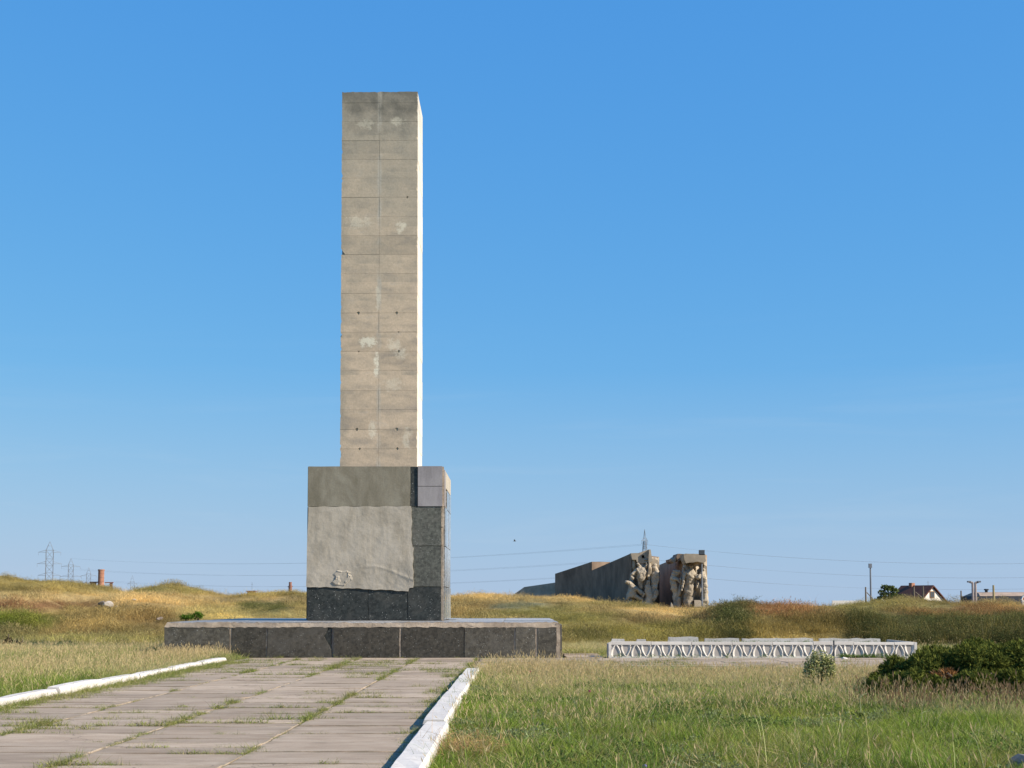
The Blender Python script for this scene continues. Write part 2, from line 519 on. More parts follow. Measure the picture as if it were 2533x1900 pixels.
def m_paving():
    g = G('paving concrete')
    v = g.co()
    r = g.rand()
    vv = g.n('VectorMath', {0: v, 1: g.n('CombineXYZ', {0: g.math('MULTIPLY', r, 53.), 1: g.math('MULTIPLY', r, 29.), 2: 0.0})}, operation='ADD')
    n = g.noise(g.mapping(vv, (.7, 1.6, 1)), 1.8, 6, .65, .4)
    col = g.ramp(n, [(.3, (.26, .19, .132)), (.5, (.35, .265, .19)), (.7, (.41, .32, .238))])
    sp = g.rng(g.noise(vv, 60, 4, .75), .35, .65, .82, 1.15)
    col = g.mix(1.0, col, g.gray(sp), 'MULTIPLY')
    col = g.mix(1.0, col, g.gray(g.rng(r, 0, 1, .76, 1.15)), 'MULTIPLY')
    rust = g.math('MULTIPLY', g.rng(g.noise(vv, .9, 4), .52, .66, 0, .5), .8)
    col = g.mix(rust, col, (.26, .185, .125))
    # dirt and moss near the edges of each slab
    s = g.n('SeparateXYZ', {0: v}).node
    ex = g.rng(g.math('ABSOLUTE', s.outputs[0]), .70, .815, 0, 1)
    ey = g.rng(g.math('ABSOLUTE', s.outputs[1]), .44, .54, 0, 1)
    e = g.math('MULTIPLY', g.math('MAXIMUM', ex, ey), g.rng(g.noise(vv, 5, 4), .42, .66, 0, .6))
    col = g.mix(e, col, (.14, .12, .075))
    cr = g.rng(g.voro(g.n('VectorMath', {0: vv, 1: g.noise(vv, 2.5, 3, out=1)}, operation='ADD'), .75, 'DISTANCE_TO_EDGE'), .0, .012, 1, 0)
    cr = g.math('MULTIPLY', cr, g.rng(r, .6, .62, 0, .8))
    col = g.mix(cr, col, (.07, .055, .04))
    return g.done(col, .88, g.bump(g.math('ADD', g.noise(vv, 40, 4, .7), g.noise(vv, 4, 4)), .35, .008), .25)


def m_white(name, base=(.74, .70, .64), under=(.40, .35, .30), amount=.5, sc=3.0):
    g = G(name)
    v = g.co()
    r = g.rand()
    vv = g.n('VectorMath', {0: v, 1: g.n('CombineXYZ', {0: g.math('MULTIPLY', r, 31.), 1: g.math('MULTIPLY', r, 11.), 2: 0.0})}, operation='ADD')
    w = g.rng(g.noise(vv, sc, 7, .72, .3), .50, .70, 0, amount)
    st = g.rng(g.noise(g.mapping(vv, (5, 1, 1)), 5, 5, .7), .5, .8, 0, amount * .7)
    col = g.mix(g.math('MAXIMUM', w, st), base, under)
    col = g.mix(1.0, col, g.gray(g.rng(r, 0, 1, .9, 1.08)), 'MULTIPLY')
    return g.done(col, .9, g.bump(g.noise(vv, 18, 6, .7), .35, .010), .2)


def m_plaster(name, c1, c2, c3, amp=.6):
    g = G(name)
    v = g.co()
    n = g.noise(g.mapping(v, (1.0, 1.0, .55)), 1.7, 6, .6, .5)
    n2 = g.noise(g.mapping(v, (6, 6, .8)), 1.5, 5, .65)
    col = g.ramp(n, [(.32, c1), (.5, c2), (.68, c3)])
    col = g.mix(g.rng(n2, .5, .72, 0, .45), col, tuple(min(1, c * 1.32) for c in c2))
    col = g.mix(1.0, col, g.gray(g.rng(g.noise(v, 30, 5, .7), .3, .7, .88, 1.1)), 'MULTIPLY')
    wht = g.rng(g.voro(v, 4.0), .012, .03, .8, 0)
    col = g.mix(g.math('MULTIPLY', wht, g.rng(g.noise(v, 1.3, 2), .55, .62, 0, 1)), col, (.7, .66, .6))
    h = g.math('ADD', g.noise(g.mapping(v, (1, 1, .8)), 2.2, 5, .5), g.math('MULTIPLY', g.noise(v, 16, 5, .65), .35))
    return g.done(col, .88, g.bump(h, amp, .03), .22)


def m_mortar():
    g = G('pale mortar')
    v = g.co()
    n = g.noise(v, 2.1, 6, .7)
    col = g.ramp(n, [(.3, (.20, .155, .115)), (.5, (.32, .25, .185)), (.68, (.46, .365, .275))])
    col = g.mix(g.rng(g.noise(v, .7, 4), .48, .62, 0, .55), col, (.25, .22, .19))
    return g.done(col, .92, g.bump(g.noise(v, 12, 6, .75), .9, .03), .15)


def m_foliage(name, c1, c2, trans=.25):
    g = G(name)
    sh = g.attr('shade')
    r = g.rand()
    c = g.mix(sh, c1, c2)
    return g.leafy(c, trans)


def m_brick():
    g = G('brick courses far off')
    v = g.co()
    b = g.n('TexBrick', {'Vector': g.n('Mapping', {'Vector': v, 'Rotation': (R(90), 0, 0)}), 'Scale': 3.0, 'Color1': (.30, .10, .05), 'Color2': (.38, .15, .08), 'Mortar': (.33, .25, .2), 'Mortar Size': .03})
    c = g.mix(1.0, b, g.gray(g.rng(g.noise(v, 1.5, 5), .3, .7, .75, 1.2)), 'MULTIPLY')
    return g.done(c, .9, None, .15)


# ================================================================== STRUCTURE
# ------------------------------------------------------------------ ground sheet
gx = np.unique(np.concatenate([np.linspace(-6000, -300, 12), np.linspace(-300, -52, 20), np.arange(-52, 52, .7), np.linspace(52, 300, 20), np.linspace(300, 6000, 12)]))
gy = np.unique(np.concatenate([np.linspace(-400, 4, 12), np.arange(4, 50, 1.5), np.arange(50, 125, .7), np.arange(125, 300, 5), np.linspace(300, 9000, 40)]))
GX, GY = np.meshgrid(gx, gy)
fx, fy = GX.ravel(), GY.ravel()
fz = tz(fx, fy)
nx, ny = len(gx), len(gy)
me = bpy.data.meshes.new('ground')
quads = [(j * nx + i, j * nx + i + 1, (j + 1) * nx + i + 1, (j + 1) * nx + i) for j in range(ny - 1) for i in range(nx - 1)]
me.from_pydata(np.stack([fx, fy, fz], -1).tolist(), [], quads)
me.polygons.foreach_set('use_smooth', [True] * len(me.polygons))
ct, _ = zone_tint(fx, np.maximum(fy, 30), fz)
cf, _ = field_tint(fx, fy)
wgt = np.clip((fy - 48) / 8, 0, 1)[:, None]
cc = (cf * .62 * (1 - wgt) + ct * .75 * wgt)
a = me.attributes.new('tint', 'FLOAT_COLOR', 'POINT')
a.data.foreach_set('color', np.concatenate([cc, np.ones((len(cc), 1))], 1).ravel())
ground = link('ground', me, m_ground())
tag(ground, 'dry grassy ground rising into low mounds behind the monument', kind='structure')

# ------------------------------------------------------------------ paved path of loose slabs
MAT_SLAB = m_paving()
MAT_BED = simple('joint soil', (.19, .145, .09), .95, .4, 5, .8, .1)
PX0, PX1 = -7.95, -1.20
path_bm = bmesh.new()
box(path_bm, PX0 - .35, PX1 + .1, 6, 42.78, -.12, -.0125)
path = obj('path', path_bm, MAT_BED)
tag(path, 'wide paved path of concrete slabs leading up to the monument', kind='structure')
pave_bm = bmesh.new()
box(pave_bm, PX1 + .12, 13.4, 34.3, 42.76, -.12, -.024)
box(pave_bm, 1.42, 2.55, 42.762, 51.0, -.12, -.024)
pave = obj('pavement', pave_bm, MAT_BED)
tag(pave, 'paved strip running past the platform and the white planter', kind='structure')


def slab_mesh(w, d, seed, half=False):
    rnd = random.Random(seed)
    bm = bmesh.new()
    pts = [(-w / 2, -d / 2), (w / 2, -d / 2), (w / 2, d / 2), (-w / 2, d / 2)]
    out = []
    for i, p in enumerate(pts):        # some corners are broken off
        q, n_ = pts[i - 1], pts[(i + 1) % 4]
        c = rnd.choice([0, 0, .03, .05, .12])
        if c:
            def tow(t, k):
                L = math.hypot(t[0] - p[0], t[1] - p[1]); return (p[0] + (t[0] - p[0]) * k / L, p[1] + (t[1] - p[1]) * k / L)
            out += [tow(q, c * rnd.uniform(.5, 1)), tow(n_, c * rnd.uniform(.5, 1))]
        else: out.append(p)
    out = rough(out, .28, .009, rnd)
    T = [bm.verts.new((x, y, rnd.uniform(-.002, .002))) for x, y in out]
    B = [bm.verts.new((x * 1.0, y * 1.0, -.07)) for x, y in out]
    bm.faces.new(T)
    for i in range(len(T)):
        j = (i + 1) % len(T)
        bm.faces.new((T[j], T[i], B[i], B[j]))
    es = [e for e in bm.edges if all(v in T for v in e.verts)]
    bmesh.ops.bevel(bm, geom=es, offset=.011, segments=1, affect='EDGES')
    me_ = bpy.data.meshes.new('paving_slab')
    bm.normal_update()
    bm.to_mesh(me_); bm.free()
    me_.materials.append(MAT_SLAB)
    return me_


SLABS = [slab_mesh(1.655, 1.10, 100 + i) for i in range(9)]
HALFS = [slab_mesh(1.645, .53, 200 + i) for i in range(4)]
CRACKS = []       # joint lines where grass grows: (x0,y0,x1,y1,amount)


def lay(parent, x, y, full=True, rnd=random):
    m_ = rnd.choice(SLABS if full else HALFS)
    o = link('paving_slab', m_, None, parent, (x + rnd.uniform(-.012, .012), y + rnd.uniform(-.012, .012), rnd.uniform(-.004, .006)),
             (rnd.uniform(-.008, .008), rnd.uniform(-.006, .006), rnd.uniform(-.008, .008) + (math.pi if rnd.random() < .5 else 0)))
    return o


CW = (PX1 - PX0) / 4
rows = 33
RY0, RD = 6.6, 1.115
for c in range(4):
    off = [0.0, .18, -.10, .25][c]
    for r_ in range(-1, rows):
        y = RY0 + off * .4 + r_ * RD + RD / 2
        if y + RD / 2 > 42.86: continue
        x = PX0 + CW * (c + .5)
        if random.random() < .32:
            lay(path, x, y - RD / 4, False); lay(path, x, y + RD / 4, False)
            CRACKS.append((x - CW / 2, y, x + CW / 2, y, .5))
        else:
            lay(path, x, y)
        CRACKS.append((x - CW / 2, y - RD / 2, x + CW / 2, y - RD / 2, 1))
for c in range(5):
    CRACKS.append((PX0 + CW * c, 7, PX0 + CW * c, 42.6, 3.0 if c not in (0, 4) else 1))
for r_ in range(7):
    for c in range(9):
        x = PX1 + .12 + .83 + c * 1.67
        y = 34.3 + .57 + r_ * 1.12
        if x < 13.2: lay(pave, x, y)
        CRACKS.append((x - .8, y - .56, x + .8, y - .56, .8))
for r_ in range(7):
    o = lay(pave, 1.99, 42.76 + .57 + r_ * 1.12)
    o.scale = (.66, 1, 1)

# ------------------------------------------------------------------ whitewashed kerbs
MAT_KERB = m_white('whitewashed kerb', (.58, .53, .48), (.30, .25, .21), .5, 5)


def kerb_stone(parent, x0, x1, y0, y1, h, seed):
    rnd = random.Random(seed)
    bm = bmesh.new()
    n = max(3, int((y1 - y0) / .45))
    rings = []
    for k in range(n + 1):
        y = y0 + (y1 - y0) * k / n
        j = lambda a: rnd.uniform(-a, a)
        e = .012 if 0 < k < n else .035
        P = [(x0, -.1), (x0 + j(.006), h - e - .02 + j(.004)), (x0 + .03 + j(.005), h + j(.004)), (x0 + (x1 - x0) * .5, h + j(.006)), (x1 - .03 + j(.005), h + j(.004)), (x1 + j(.006), h - e - .02 + j(.004)), (x1, -.1)]
        if k in (0, n): P = [(x0 + (p[0] - x0) * .94 + .006, p[1] - (.012 if p[1] > 0 else 0)) for p in P]
        rings.append([bm.verts.new((p[0], y, p[1])) for p in P])
    for a_, b_ in zip(rings, rings[1:]):
        for i in range(len(a_) - 1):
            bm.faces.new((a_[i + 1], a_[i], b_[i], b_[i + 1]))
    bm.faces.new(rings[0]); bm.faces.new(rings[-1][::-1])
    return obj('kerb_stone', bm, MAT_KERB, parent)


kr = empty('kerb'); tag(kr, 'whitewashed stone kerb along the right side of the paved path', 'kerb', 'whitewashed kerbs of the path')
for i, (y0, y1, h, dx) in enumerate([(6.4, 12.62, .13, 0), (12.64, 18.2, .135, .02), (18.22, 24.1, .15, -.02), (24.12, 29.9, .14, -.01), (29.92, 33.2, .13, .0)]):
    kerb_stone(kr, -1.185 + dx, -.87 + dx, y0, y1, h, i)
kl = empty('kerb'); tag(kl, 'chipped whitewashed stone kerb along the left side of the paved path, half grown over', 'kerb', 'whitewashed kerbs of the path')
for i, (y0, y1, h, dx) in enumerate([(14, 17, .16, 0), (17.02, 19.9, .17, .03), (19.92, 22.75, .17, 0.02), (22.77, 25.1, .16, -.05), (25.14, 27.7, .20, .02), (27.72, 30.6, .15, -.06), (30.62, 33.6, .14, -.02), (33.62, 36.6, .15, -.05), (36.62, 39.5, .16, 0)]):
    kerb_stone(kl, -8.22 + dx * .6, -7.96 + dx * .6, y0, y1, h * .78, 20 + i)

# ================================================================== MONUMENT
MX, MFY = -4.63, 42.8                       # centre line and platform front
EFFLO = []


def mloc(px, py, Y):
    p = at(px, py, Y)
    return (p[0] - MX, p[2])


SY = 47.55                                  # shaft front
for (px, py, rx, rz, st) in [(797, 738, .30, .22, .95), (814, 785, .10, .50, .95), (868, 492, .20, .24, .6), (852, 745, .26, .25, .45), (868, 765, .22, .2, .5), (806, 930, .14, .4, .55), (880, 945, .2, .35, .5), (850, 830, .35, .25, .3), (775, 480, .45, .25, .35), (860, 262, .3, .14, .4), (795, 268, .35, .2, .3), (818, 640, .09, .5, .4)]:
    q = mloc(px, py, SY)
    EFFLO.append((q[0], q[1], rx, rz, st))
MAT_SHAFT = m_shaft()
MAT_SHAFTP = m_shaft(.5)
MAT_CORE = simple('dark joint core', (.17, .15, .12), .95, .3, 4, .6, .1)
MAT_SHC = simple('rough inner concrete', (.36, .30, .22), .95, .3, 4, .6, .1)
MAT_GRAN = m_granite('polished dark granite', (.015, .016, .0145), .38, .24)
MAT_GRANP = m_granite('dusty dark granite', (.042, .036, .027), .95, .38)
MAT_FLANK = m_granite('polished granite with painted sheen', (.13, .135, .14), .6, .10)  # lighter tone paints in the flank's sunlight and sky reflection
MAT_GRANW = m_granite('weathered granite', (.056, .055, .045), .75, .34)
MAT_GTOP = m_granite('grey granite top', (.17, .16, .15), .6, .38)
MAT_LAV = m_plaster('lavender grey tile', (.21, .19, .19), (.27, .245, .245), (.31, .285, .28), .1)
MAT_PLA = m_plaster('light cement render', (.29, .25, .195), (.37, .32, .255), (.43, .375, .305), .5)
MAT_PLB = m_plaster('dark cement render', (.16, .14, .10), (.20, .175, .13), (.26, .235, .18), .35)
MAT_MOR = m_mortar()

mon = empty('monument', (MX, 48.75, 0))
tag(mon, 'tall concrete block pillar on a granite clad pedestal and low wide platform', 'monument')


def mpart(name, bm, mat, parent=None, bev=0.0, smooth=False):
    if bev: bevel(bm, bev)
    for v in bm.verts: v.co.y -= 48.75
    o = obj(name, bm, mat, parent or mon, smooth=smooth)
    return o


# --- platform
platL, platR = mloc(355, 1390, MFY)[0], mloc(1208, 1390, MFY)[0]
PT = mloc(800, 1354.5, MFY)[1]              # top of the facing slabs
PTOP = 1.035
PB = 54.7
pb = bmesh.new()
box(pb, platL + .05, platR - .10, MFY + .06, PB - .05, -.1, PTOP - .035)
plat = mpart('platform', pb, MAT_MOR)
z0 = lambda zx: mloc((380 + zx / 2.127) * .8733, 1390, MFY)[0]
joints = [(55, 398), (412, 590), (598, 937), (946, 1290), (1304, 1632), (1637, 1896), (1905, 2009), (2021, 2118)]
for i, (a_, b_) in enumerate(joints):
    x0, x1 = z0(a_), z0(b_)
    bm = bmesh.new()
    pts = [(x0, -.06), (x1, -.06), (x1, PT + random.uniform(-.012, .012)), (x0, PT + random.uniform(-.012, .012))]
    if i == 2:   # broken away corner
        pts = [(x0, -.06), (x1, -.06), (x1 - .02, .25), (x1 - .24, PT * .70), (x1 - .12, PT - .05), (x1 - .14, PT), (x0, PT)]
    prism(bm, rough(pts, .35, .006), MFY + random.uniform(-.006, .006), MFY + .055)
    mpart('granite_slab', bm, MAT_GRANP, plat, .006)
    if i == 2:
        bm = bmesh.new()
        prism(bm, [(x1 - .30, PT * .45), (x1 - .01, .12), (x1 - .005, PT - .02), (x1 - .17, PT - .01)], MFY + .035, MFY + .058)
        mpart('dark_inset', bm, MAT_GRAN, plat)  # dark piece set into the broken corner
for (a_, w_, z1) in [(405, 12, PT), (1297, 10, PT), (1900, 8, PT + .02), (2015, 11, PT + .02), (594, 5, PT - .02)]:
    bm = bmesh.new()
    x = z0(a_); hw = w_ / 2.127 * .8733 * MFY / F / 2
    prism(bm, rough([(x - hw, -.05), (x + hw, -.05), (x + hw, z1), (x - hw, z1)], .09, .008), MFY + .012, MFY + .07)
    mpart('mortar_joint', bm, MAT_MOR, plat)
# broken mortar bed along the top of the front
cap = [(55, 400, .085, 0.02), (400, 640, .07, .0), (640, 940, .05, -.02), (940, 1150, .10, 0), (1150, 1240, .055, -.03), (1240, 1900, .10, .01), (1900, 2128, .11, .015)]
for i, (a_, b_, hh, dz) in enumerate(cap):
    bm = bmesh.new()
    x0, x1 = z0(a_), z0(b_)
    zt = PTOP - .012 + dz * .4
    pts = [(x0, PT - .012), (x1, PT - .012), (x1, zt), (x0 + (.07 if i == 0 else 0), zt)]
    prism(bm, rough(pts, .11, .022), MFY - .012 + random.uniform(-.01, .012), MFY + .20)
    for v in bm.verts:
        if v.co.z > PT + .04 and v.co.y < MFY + .1: v.co.y += .045
    mpart('mortar_bed', bm, MAT_MOR, plat)
# right end of the platform: mortar then the edge of the side slabs
for k in range(7):
    bm = bmesh.new()
    y0 = MFY + .03 + k * 1.69
    box(bm, platR + .03, platR + .085, y0, min(y0 + 1.66, PB), -.06, PTOP - .07 - (.02 if k % 2 else 0))
    mpart('side_slab', bm, MAT_GRANP, plat, .006)
bm = bmesh.new()
prism(bm, rough([(platR - .085, -.05), (platR + .028, -.05), (platR + .028, PTOP - .05), (platR - .085, PTOP - .03)], .12, .007), MFY + .008, MFY + .3)
mpart('mortar_joint', bm, MAT_MOR, plat)
# top tiles
nx_, ny_ = 7, 7
tw, td = (platR - platL - .06) / nx_, (PB - MFY - .20) / ny_
for i in range(nx_):
    for j in range(ny_):
        xa, ya = platL + .05 + i * tw, MFY + .17 + j * td
        if xa > -2.0 and xa + tw < 2.0 and ya > 46.9 and ya + td < 50.7: continue
        bm = bmesh.new()
        box(bm, xa + .012, xa + tw - .012, ya + .012, ya + td - .012, PTOP - .06, PTOP + random.uniform(-.006, .006))
        mpart('top_slab', bm, MAT_GTOP, plat, .006)

# --- pedestal
BY = 46.6
bl = lambda px, py=1200: mloc(px, py, BY)[0]
bz = lambda py: mloc(800, py, BY)[1]
xl, xr = bl(663), bl(956)
zt_ = bz(1007.5)
pb = bmesh.new()
box(pb, xl + .05, xr - .02, BY + .06, BY + 4.35, PTOP - .03, zt_ - .02)
ped = mpart('pedestal', pb, MAT_CORE)
zb, zm1, zm2 = bz(1339.5), bz(1272), bz(1094)


def front_piece(name, pts, mat, y0=0.0, th=.075, step=.3, amp=.006, bev=.006, grid=0):
    bm = bmesh.new()
    prism(bm, rough(pts, step, amp), BY + y0, BY + y0 + th)
    return mpart(name, bm, mat, ped, bev)


P = lambda px, py: mloc(px, py, BY)
front_piece('granite_slab', [P(664, 1339.5), P(794.5, 1339.5), P(795, 1275), P(663, 1268)], MAT_GRAN, .02)
front_piece('granite_slab', [P(796, 1339.5), P(879.5, 1339.5), P(879.8, 1278), P(796, 1275)], MAT_GRAN, .022)
front_piece('granite_slab', [P(881.5, 1339.5), P(953, 1339.5), P(953, 1268.5), P(881.5, 1268.5)], MAT_GRAN, .012)
front_piece('granite_slab', [P(886, 1267), P(953, 1267), P(953, 1180), P(886, 1180)], MAT_GRANW, .016)
front_piece('granite_slab', [P(886, 1178.5), P(953, 1178.5), P(953, 1094.5), P(886, 1094.5)], MAT_GRANW, .012)
front_piece('granite_slab', [P(885, 1093.5), P(902, 1093.5), P(902, 1008), P(885, 1008)], MAT_GRAN, .03, amp=.002)
front_piece('lavender_tile', [P(902.8, 1093.5), P(955.5, 1093.5), P(955.5, 1051), P(902.8, 1051)], MAT_LAV, -.012, .1, 1, 0)
front_piece('lavender_tile', [P(902.8, 1050), P(955.5, 1050), P(955.5, 1007), P(902.8, 1007)], MAT_LAV, -.016, .1, 1, 0)
front_piece('dark_render_panel', [P(665, 1094), P(885, 1093), P(886.5, 1050), P(886, 1007.5), P(666, 1007.5)], MAT_PLB, -.005, .1, .4, .004)


# lumpy light render panel with a broken scab near its foot
def render_panel():
    NXg, NZg = 90, 74
    left = lambda t: P(663.5 + (665.5 - 663.5) * t, 1268 + (1095 - 1268) * t)
    bm = bmesh.new()
    grid = []
    for j in range(NZg + 1):
        t = j / NZg
        row = []
        lx = P(662 + 3 * t, 1200)[0] - .0 + .006 * math.sin(9 * t)
        rx_ = P(891 - 3.2 * max(0, (t - .33)) + (1.6 if t < .5 else -1.0) + .8 * math.sin(17 * t) + .7 * math.sin(41 * t), 1200)[0]
        for i in range(NXg + 1):
            s = i / NXg
            zbot = P(800, 1267.5 + 10 * s ** 1.2 - (7 if s > .965 else 0) + .7 * math.sin(23 * s) + .5 * math.sin(61 * s))[1]
            ztop = P(800, 1094.6 - 1.2 * s + .5 * math.sin(31 * s))[1]
            x = lx + (rx_ - lx) * s
            z = zbot + (ztop - zbot) * t
            row.append([x, z])
        grid.append(row)
    arr = np.array(grid)
    X, Z = arr[..., 0], arr[..., 1]
    d = .026 * (fnoise(X * 1.0, Z * 1.6, 1.1, 3) - .5) + .014 * (fnoise(X, Z, .3, 8) - .5) * np.clip(1.8 - (Z - Z.min()) / 1.4, .35, 1.5) + .005 * (vnoise(X, Z, .09, 4) - .5)
    sc = P(738, 1250)
    q = ((X - sc[0]) / .34) ** 2 + ((Z - sc[1]) / .30) ** 2 + (fnoise(X, Z, .22, 12) - .5) * 1.4
    scab = np.clip(1.0 - q, 0, 1)
    d = d + np.where(scab > .25, .05 * np.round(fnoise(X, Z, .16, 21) * 3) / 3, 0)
    # long crease running up right and a swell at the lower right
    d = d + .011 * np.exp(-(((Z - sc[1] - .15 - .25 * np.sin((X - sc[0]) * 1.7)) / .05) ** 2)) * np.clip((X - sc[0]) / 1.5, 0, 1)
    d = d + .05 * np.exp(-((X - X.max()) / .35) ** 2 - ((Z - Z.min() - .55) / .4) ** 2)
    V = [[bm.verts.new((X[j, i], BY - .022 - d[j, i], Z[j, i])) for i in range(NXg + 1)] for j in range(NZg + 1)]
    for j in range(NZg):
        for i in range(NXg):
            bm.faces.new((V[j][i], V[j][i + 1], V[j + 1][i + 1], V[j + 1][i]))
    rim = V[0][:] + [V[j][NXg] for j in range(1, NZg + 1)] + V[NZg][::-1][1:] + [V[j][0] for j in range(NZg - 1, 0, -1)]
    back = [bm.verts.new((v.co.x, BY + .06, v.co.z)) for v in rim]
    for k in range(len(rim)):
        k2 = (k + 1) % len(rim)
        bm.faces.new((rim[k2], rim[k], back[k], back[k2]))
    mpart('light_render_panel', bm, MAT_PLA, ped, 0)


render_panel()
# right flank: ragged mortar edge, then the polished side slabs a little further back
zz_ = zb
segs = [(1339, 1180, .030), (1178, 1140, .002), (1138, 1096, .03), (1094, 1008, .035)]
for (pa, pbb, w_) in segs:
    bm = bmesh.new()
    z1, z2 = bz(pa), bz(pbb)
    prism(bm, rough([(xr - .045, z1), (xr + w_ - .005, z1), (xr + w_ - .005, z2), (xr - .045, z2)], .14, .007), BY + .035, BY + .16)
    mpart('mortar_edge', bm, MAT_MOR, ped)
bm = bmesh.new()
box(bm, xr - .04, xr + .012, BY + .20, BY + 4.3, PTOP, zt_ - .09)
mpart('mortar_backing', bm, MAT_MOR, ped)
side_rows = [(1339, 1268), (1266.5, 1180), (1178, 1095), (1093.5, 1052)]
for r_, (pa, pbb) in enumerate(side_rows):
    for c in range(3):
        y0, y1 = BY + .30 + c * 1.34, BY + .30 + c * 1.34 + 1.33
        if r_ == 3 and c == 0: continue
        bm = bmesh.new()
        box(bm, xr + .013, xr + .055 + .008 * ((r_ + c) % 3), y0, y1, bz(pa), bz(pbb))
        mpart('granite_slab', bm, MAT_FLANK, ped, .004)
bm = bmesh.new(); box(bm, xr + .013, xr + .06, BY + .9, BY + 4.25, bz(1050), zt_ - .10); mpart('render_patch', bm, MAT_PLA, ped, .004)
bm = bmesh.new(); box(bm, xr + .013, xr + .05, BY + .33, BY + .86, bz(1092), bz(1013)); mpart('render_patch', bm, MAT_LAV, ped, .004)
# left flank and top
for r_, (pa, pbb) in enumerate([(1339, 1268), (1266.5, 1180), (1178, 1095), (1093.5, 1008)]):
    for c in range(3):
        bm = bmesh.new()
        box(bm, xl - .012, xl + .05, BY + .10 + c * 1.42, BY + .10 + c * 1.42 + 1.40, bz(pa), bz(pbb))
        mpart('granite_slab', bm, MAT_GRAN, ped, .004)
bm = bmesh.new()
box(bm, xl + .06, xr - .04, BY + .10, BY + 4.33, zt_ - .021, zt_ + .004)
mpart('top_render', bm, MAT_PLB, ped)

# --- shaft of concrete blocks, two to a course
sh_l, sh_r = -1.285, 1.285
SZ0, SZ1 = zt_ - .02, at(818, 198, SY)[2]
pb = bmesh.new()
box(pb, sh_l + .03, sh_r - .03, SY + .024, SY + 2.57, SZ0, SZ1 - .03)
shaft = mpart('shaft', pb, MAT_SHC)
ys = [(200 + q / 3.318) * .8733 for q in (180, 335, 490, 645, 798, 955, 1112, 1270, 1425, 1582)] + [(700 + q / 3.318) * .8733 for q in (85, 245, 402, 560, 720, 882, 1040, 1200, 1360)]
zs_ = [SZ1] + [at(818, y, SY)[2] for y in ys] + [SZ0]
S = lambda px, py: mloc(px, py, SY)
# little pits at the foot of some joints: (course above which joint, x px, size)
pits = [(775, 677, .095), (858, 676, .085), (862, 756, .075), (862, 718, .045), (776, 757, .045), (771, 928, .09), (857, 928, .10), (777, 968, .07), (858, 968, .085), (806, 994, .07), (864, 994, .08), (882, 427, .06)]
pitxz = [(S(a_, b_)[0], S(a_, b_)[1], c_) for a_, b_, c_ in pits]
for k in range(len(zs_) - 1):
    zt2, zb2 = zs_[k], zs_[k + 1]
    for c in range(2):
        x0, x1 = (sh_l, -.003) if c == 0 else (.003, sh_r)
        gz = .0025
        bot = [(x0, zb2 + gz)]
        nt = sorted([p for p in pitxz if x0 + .15 < p[0] < x1 - .05 and abs(p[1] - zb2) < .12 and k < len(zs_) - 2], key=lambda p: p[0])
        for (qx, qz, sz) in nt:
            bot += [(qx - sz * .7, zb2 + gz), (qx - sz * .4, zb2 + gz + sz * .25), (qx + sz * .15, zb2 + gz + sz * .55), (qx + sz * .5, zb2 + gz + sz * .3), (qx + sz * .6, zb2 + gz)]
        bot.append((x1, zb2 + gz))
        top = [(x1, zt2 - gz), (x0, zt2 - gz)]
        if k == 0:
            top = [(x1 - (x1 - x0) * t / 14, zt2 - abs(random.gauss(0, .012))) for t in range(15)]
        if c == 0 and k == 8:     # broken corner on the left edge
            bot = [(x0 + .14, zb2 + gz), (x1, zb2 + gz)]
            top = top + [(x0, zb2 + .21), (x0 + .05, zb2 + .12)]
        tops = [(qx, qz, sz) for (qx, qz, sz) in pitxz if x0 + .15 < qx < x1 - .05 and abs(qz - zt2) < .12 and k > 0]
        if tops and k > 0:
            tt = [(x1, zt2 - gz)]
            for (qx, qz, sz) in sorted(tops, key=lambda p: -p[0]):
                tt += [(qx + sz * .5, zt2 - gz), (qx + sz * .3, zt2 - gz - sz * .55), (qx - sz * .3, zt2 - gz - sz * .6), (qx - sz * .6, zt2 - gz)]
            tt.append((x0, zt2 - gz))
            top = tt
        out_ = bot + top
        o2 = []
        for q, (xa_, za_) in enumerate(out_):          # worn, chipped outer arrises
            o2.append((xa_, za_))
            xb_, zb_ = out_[(q + 1) % len(out_)]
            if abs(xa_ - xb_) < .001 and abs(xa_) > 1.2 and abs(za_ - zb_) > .3:
                for t in range(1, 7):
                    ch = abs(random.gauss(0, .005)) + (random.uniform(.015, .04) if random.random() < .12 else 0)
                    o2.append((xa_ - math.copysign(ch, xa_), za_ + (zb_ - za_) * (t + random.uniform(-.3, .3)) / 7))
        bm = bmesh.new()
        prism(bm, o2, SY + random.uniform(-.005, .005), SY + .13)
        bevel(bm, .0035)
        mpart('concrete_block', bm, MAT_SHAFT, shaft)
        # right flank
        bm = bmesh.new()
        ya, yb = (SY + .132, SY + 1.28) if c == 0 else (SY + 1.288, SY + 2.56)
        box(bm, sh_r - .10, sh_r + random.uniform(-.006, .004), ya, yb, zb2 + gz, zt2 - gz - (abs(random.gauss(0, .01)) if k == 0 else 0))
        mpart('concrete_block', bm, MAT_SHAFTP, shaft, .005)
shaft.rotation_euler.y = -.0034        # it leans a little
shaft.location.x = .0034 * 6.05
# cracked-off pieces standing proud on the left edge
for (py, h_) in [(735, .5), (1000, .2)]:
    q = S(733, py)
    bm = bmesh.new()
    prism(bm, [(sh_l - .025, q[1] - h_ * .4), (sh_l + .02, q[1] - h_ * .5), (sh_l + .02, q[1] + h_ * .5), (sh_l - .035, q[1] + h_ * .42)], SY + .3, SY + .9)
    mpart('render_patch', bm, MAT_CORE, shaft)

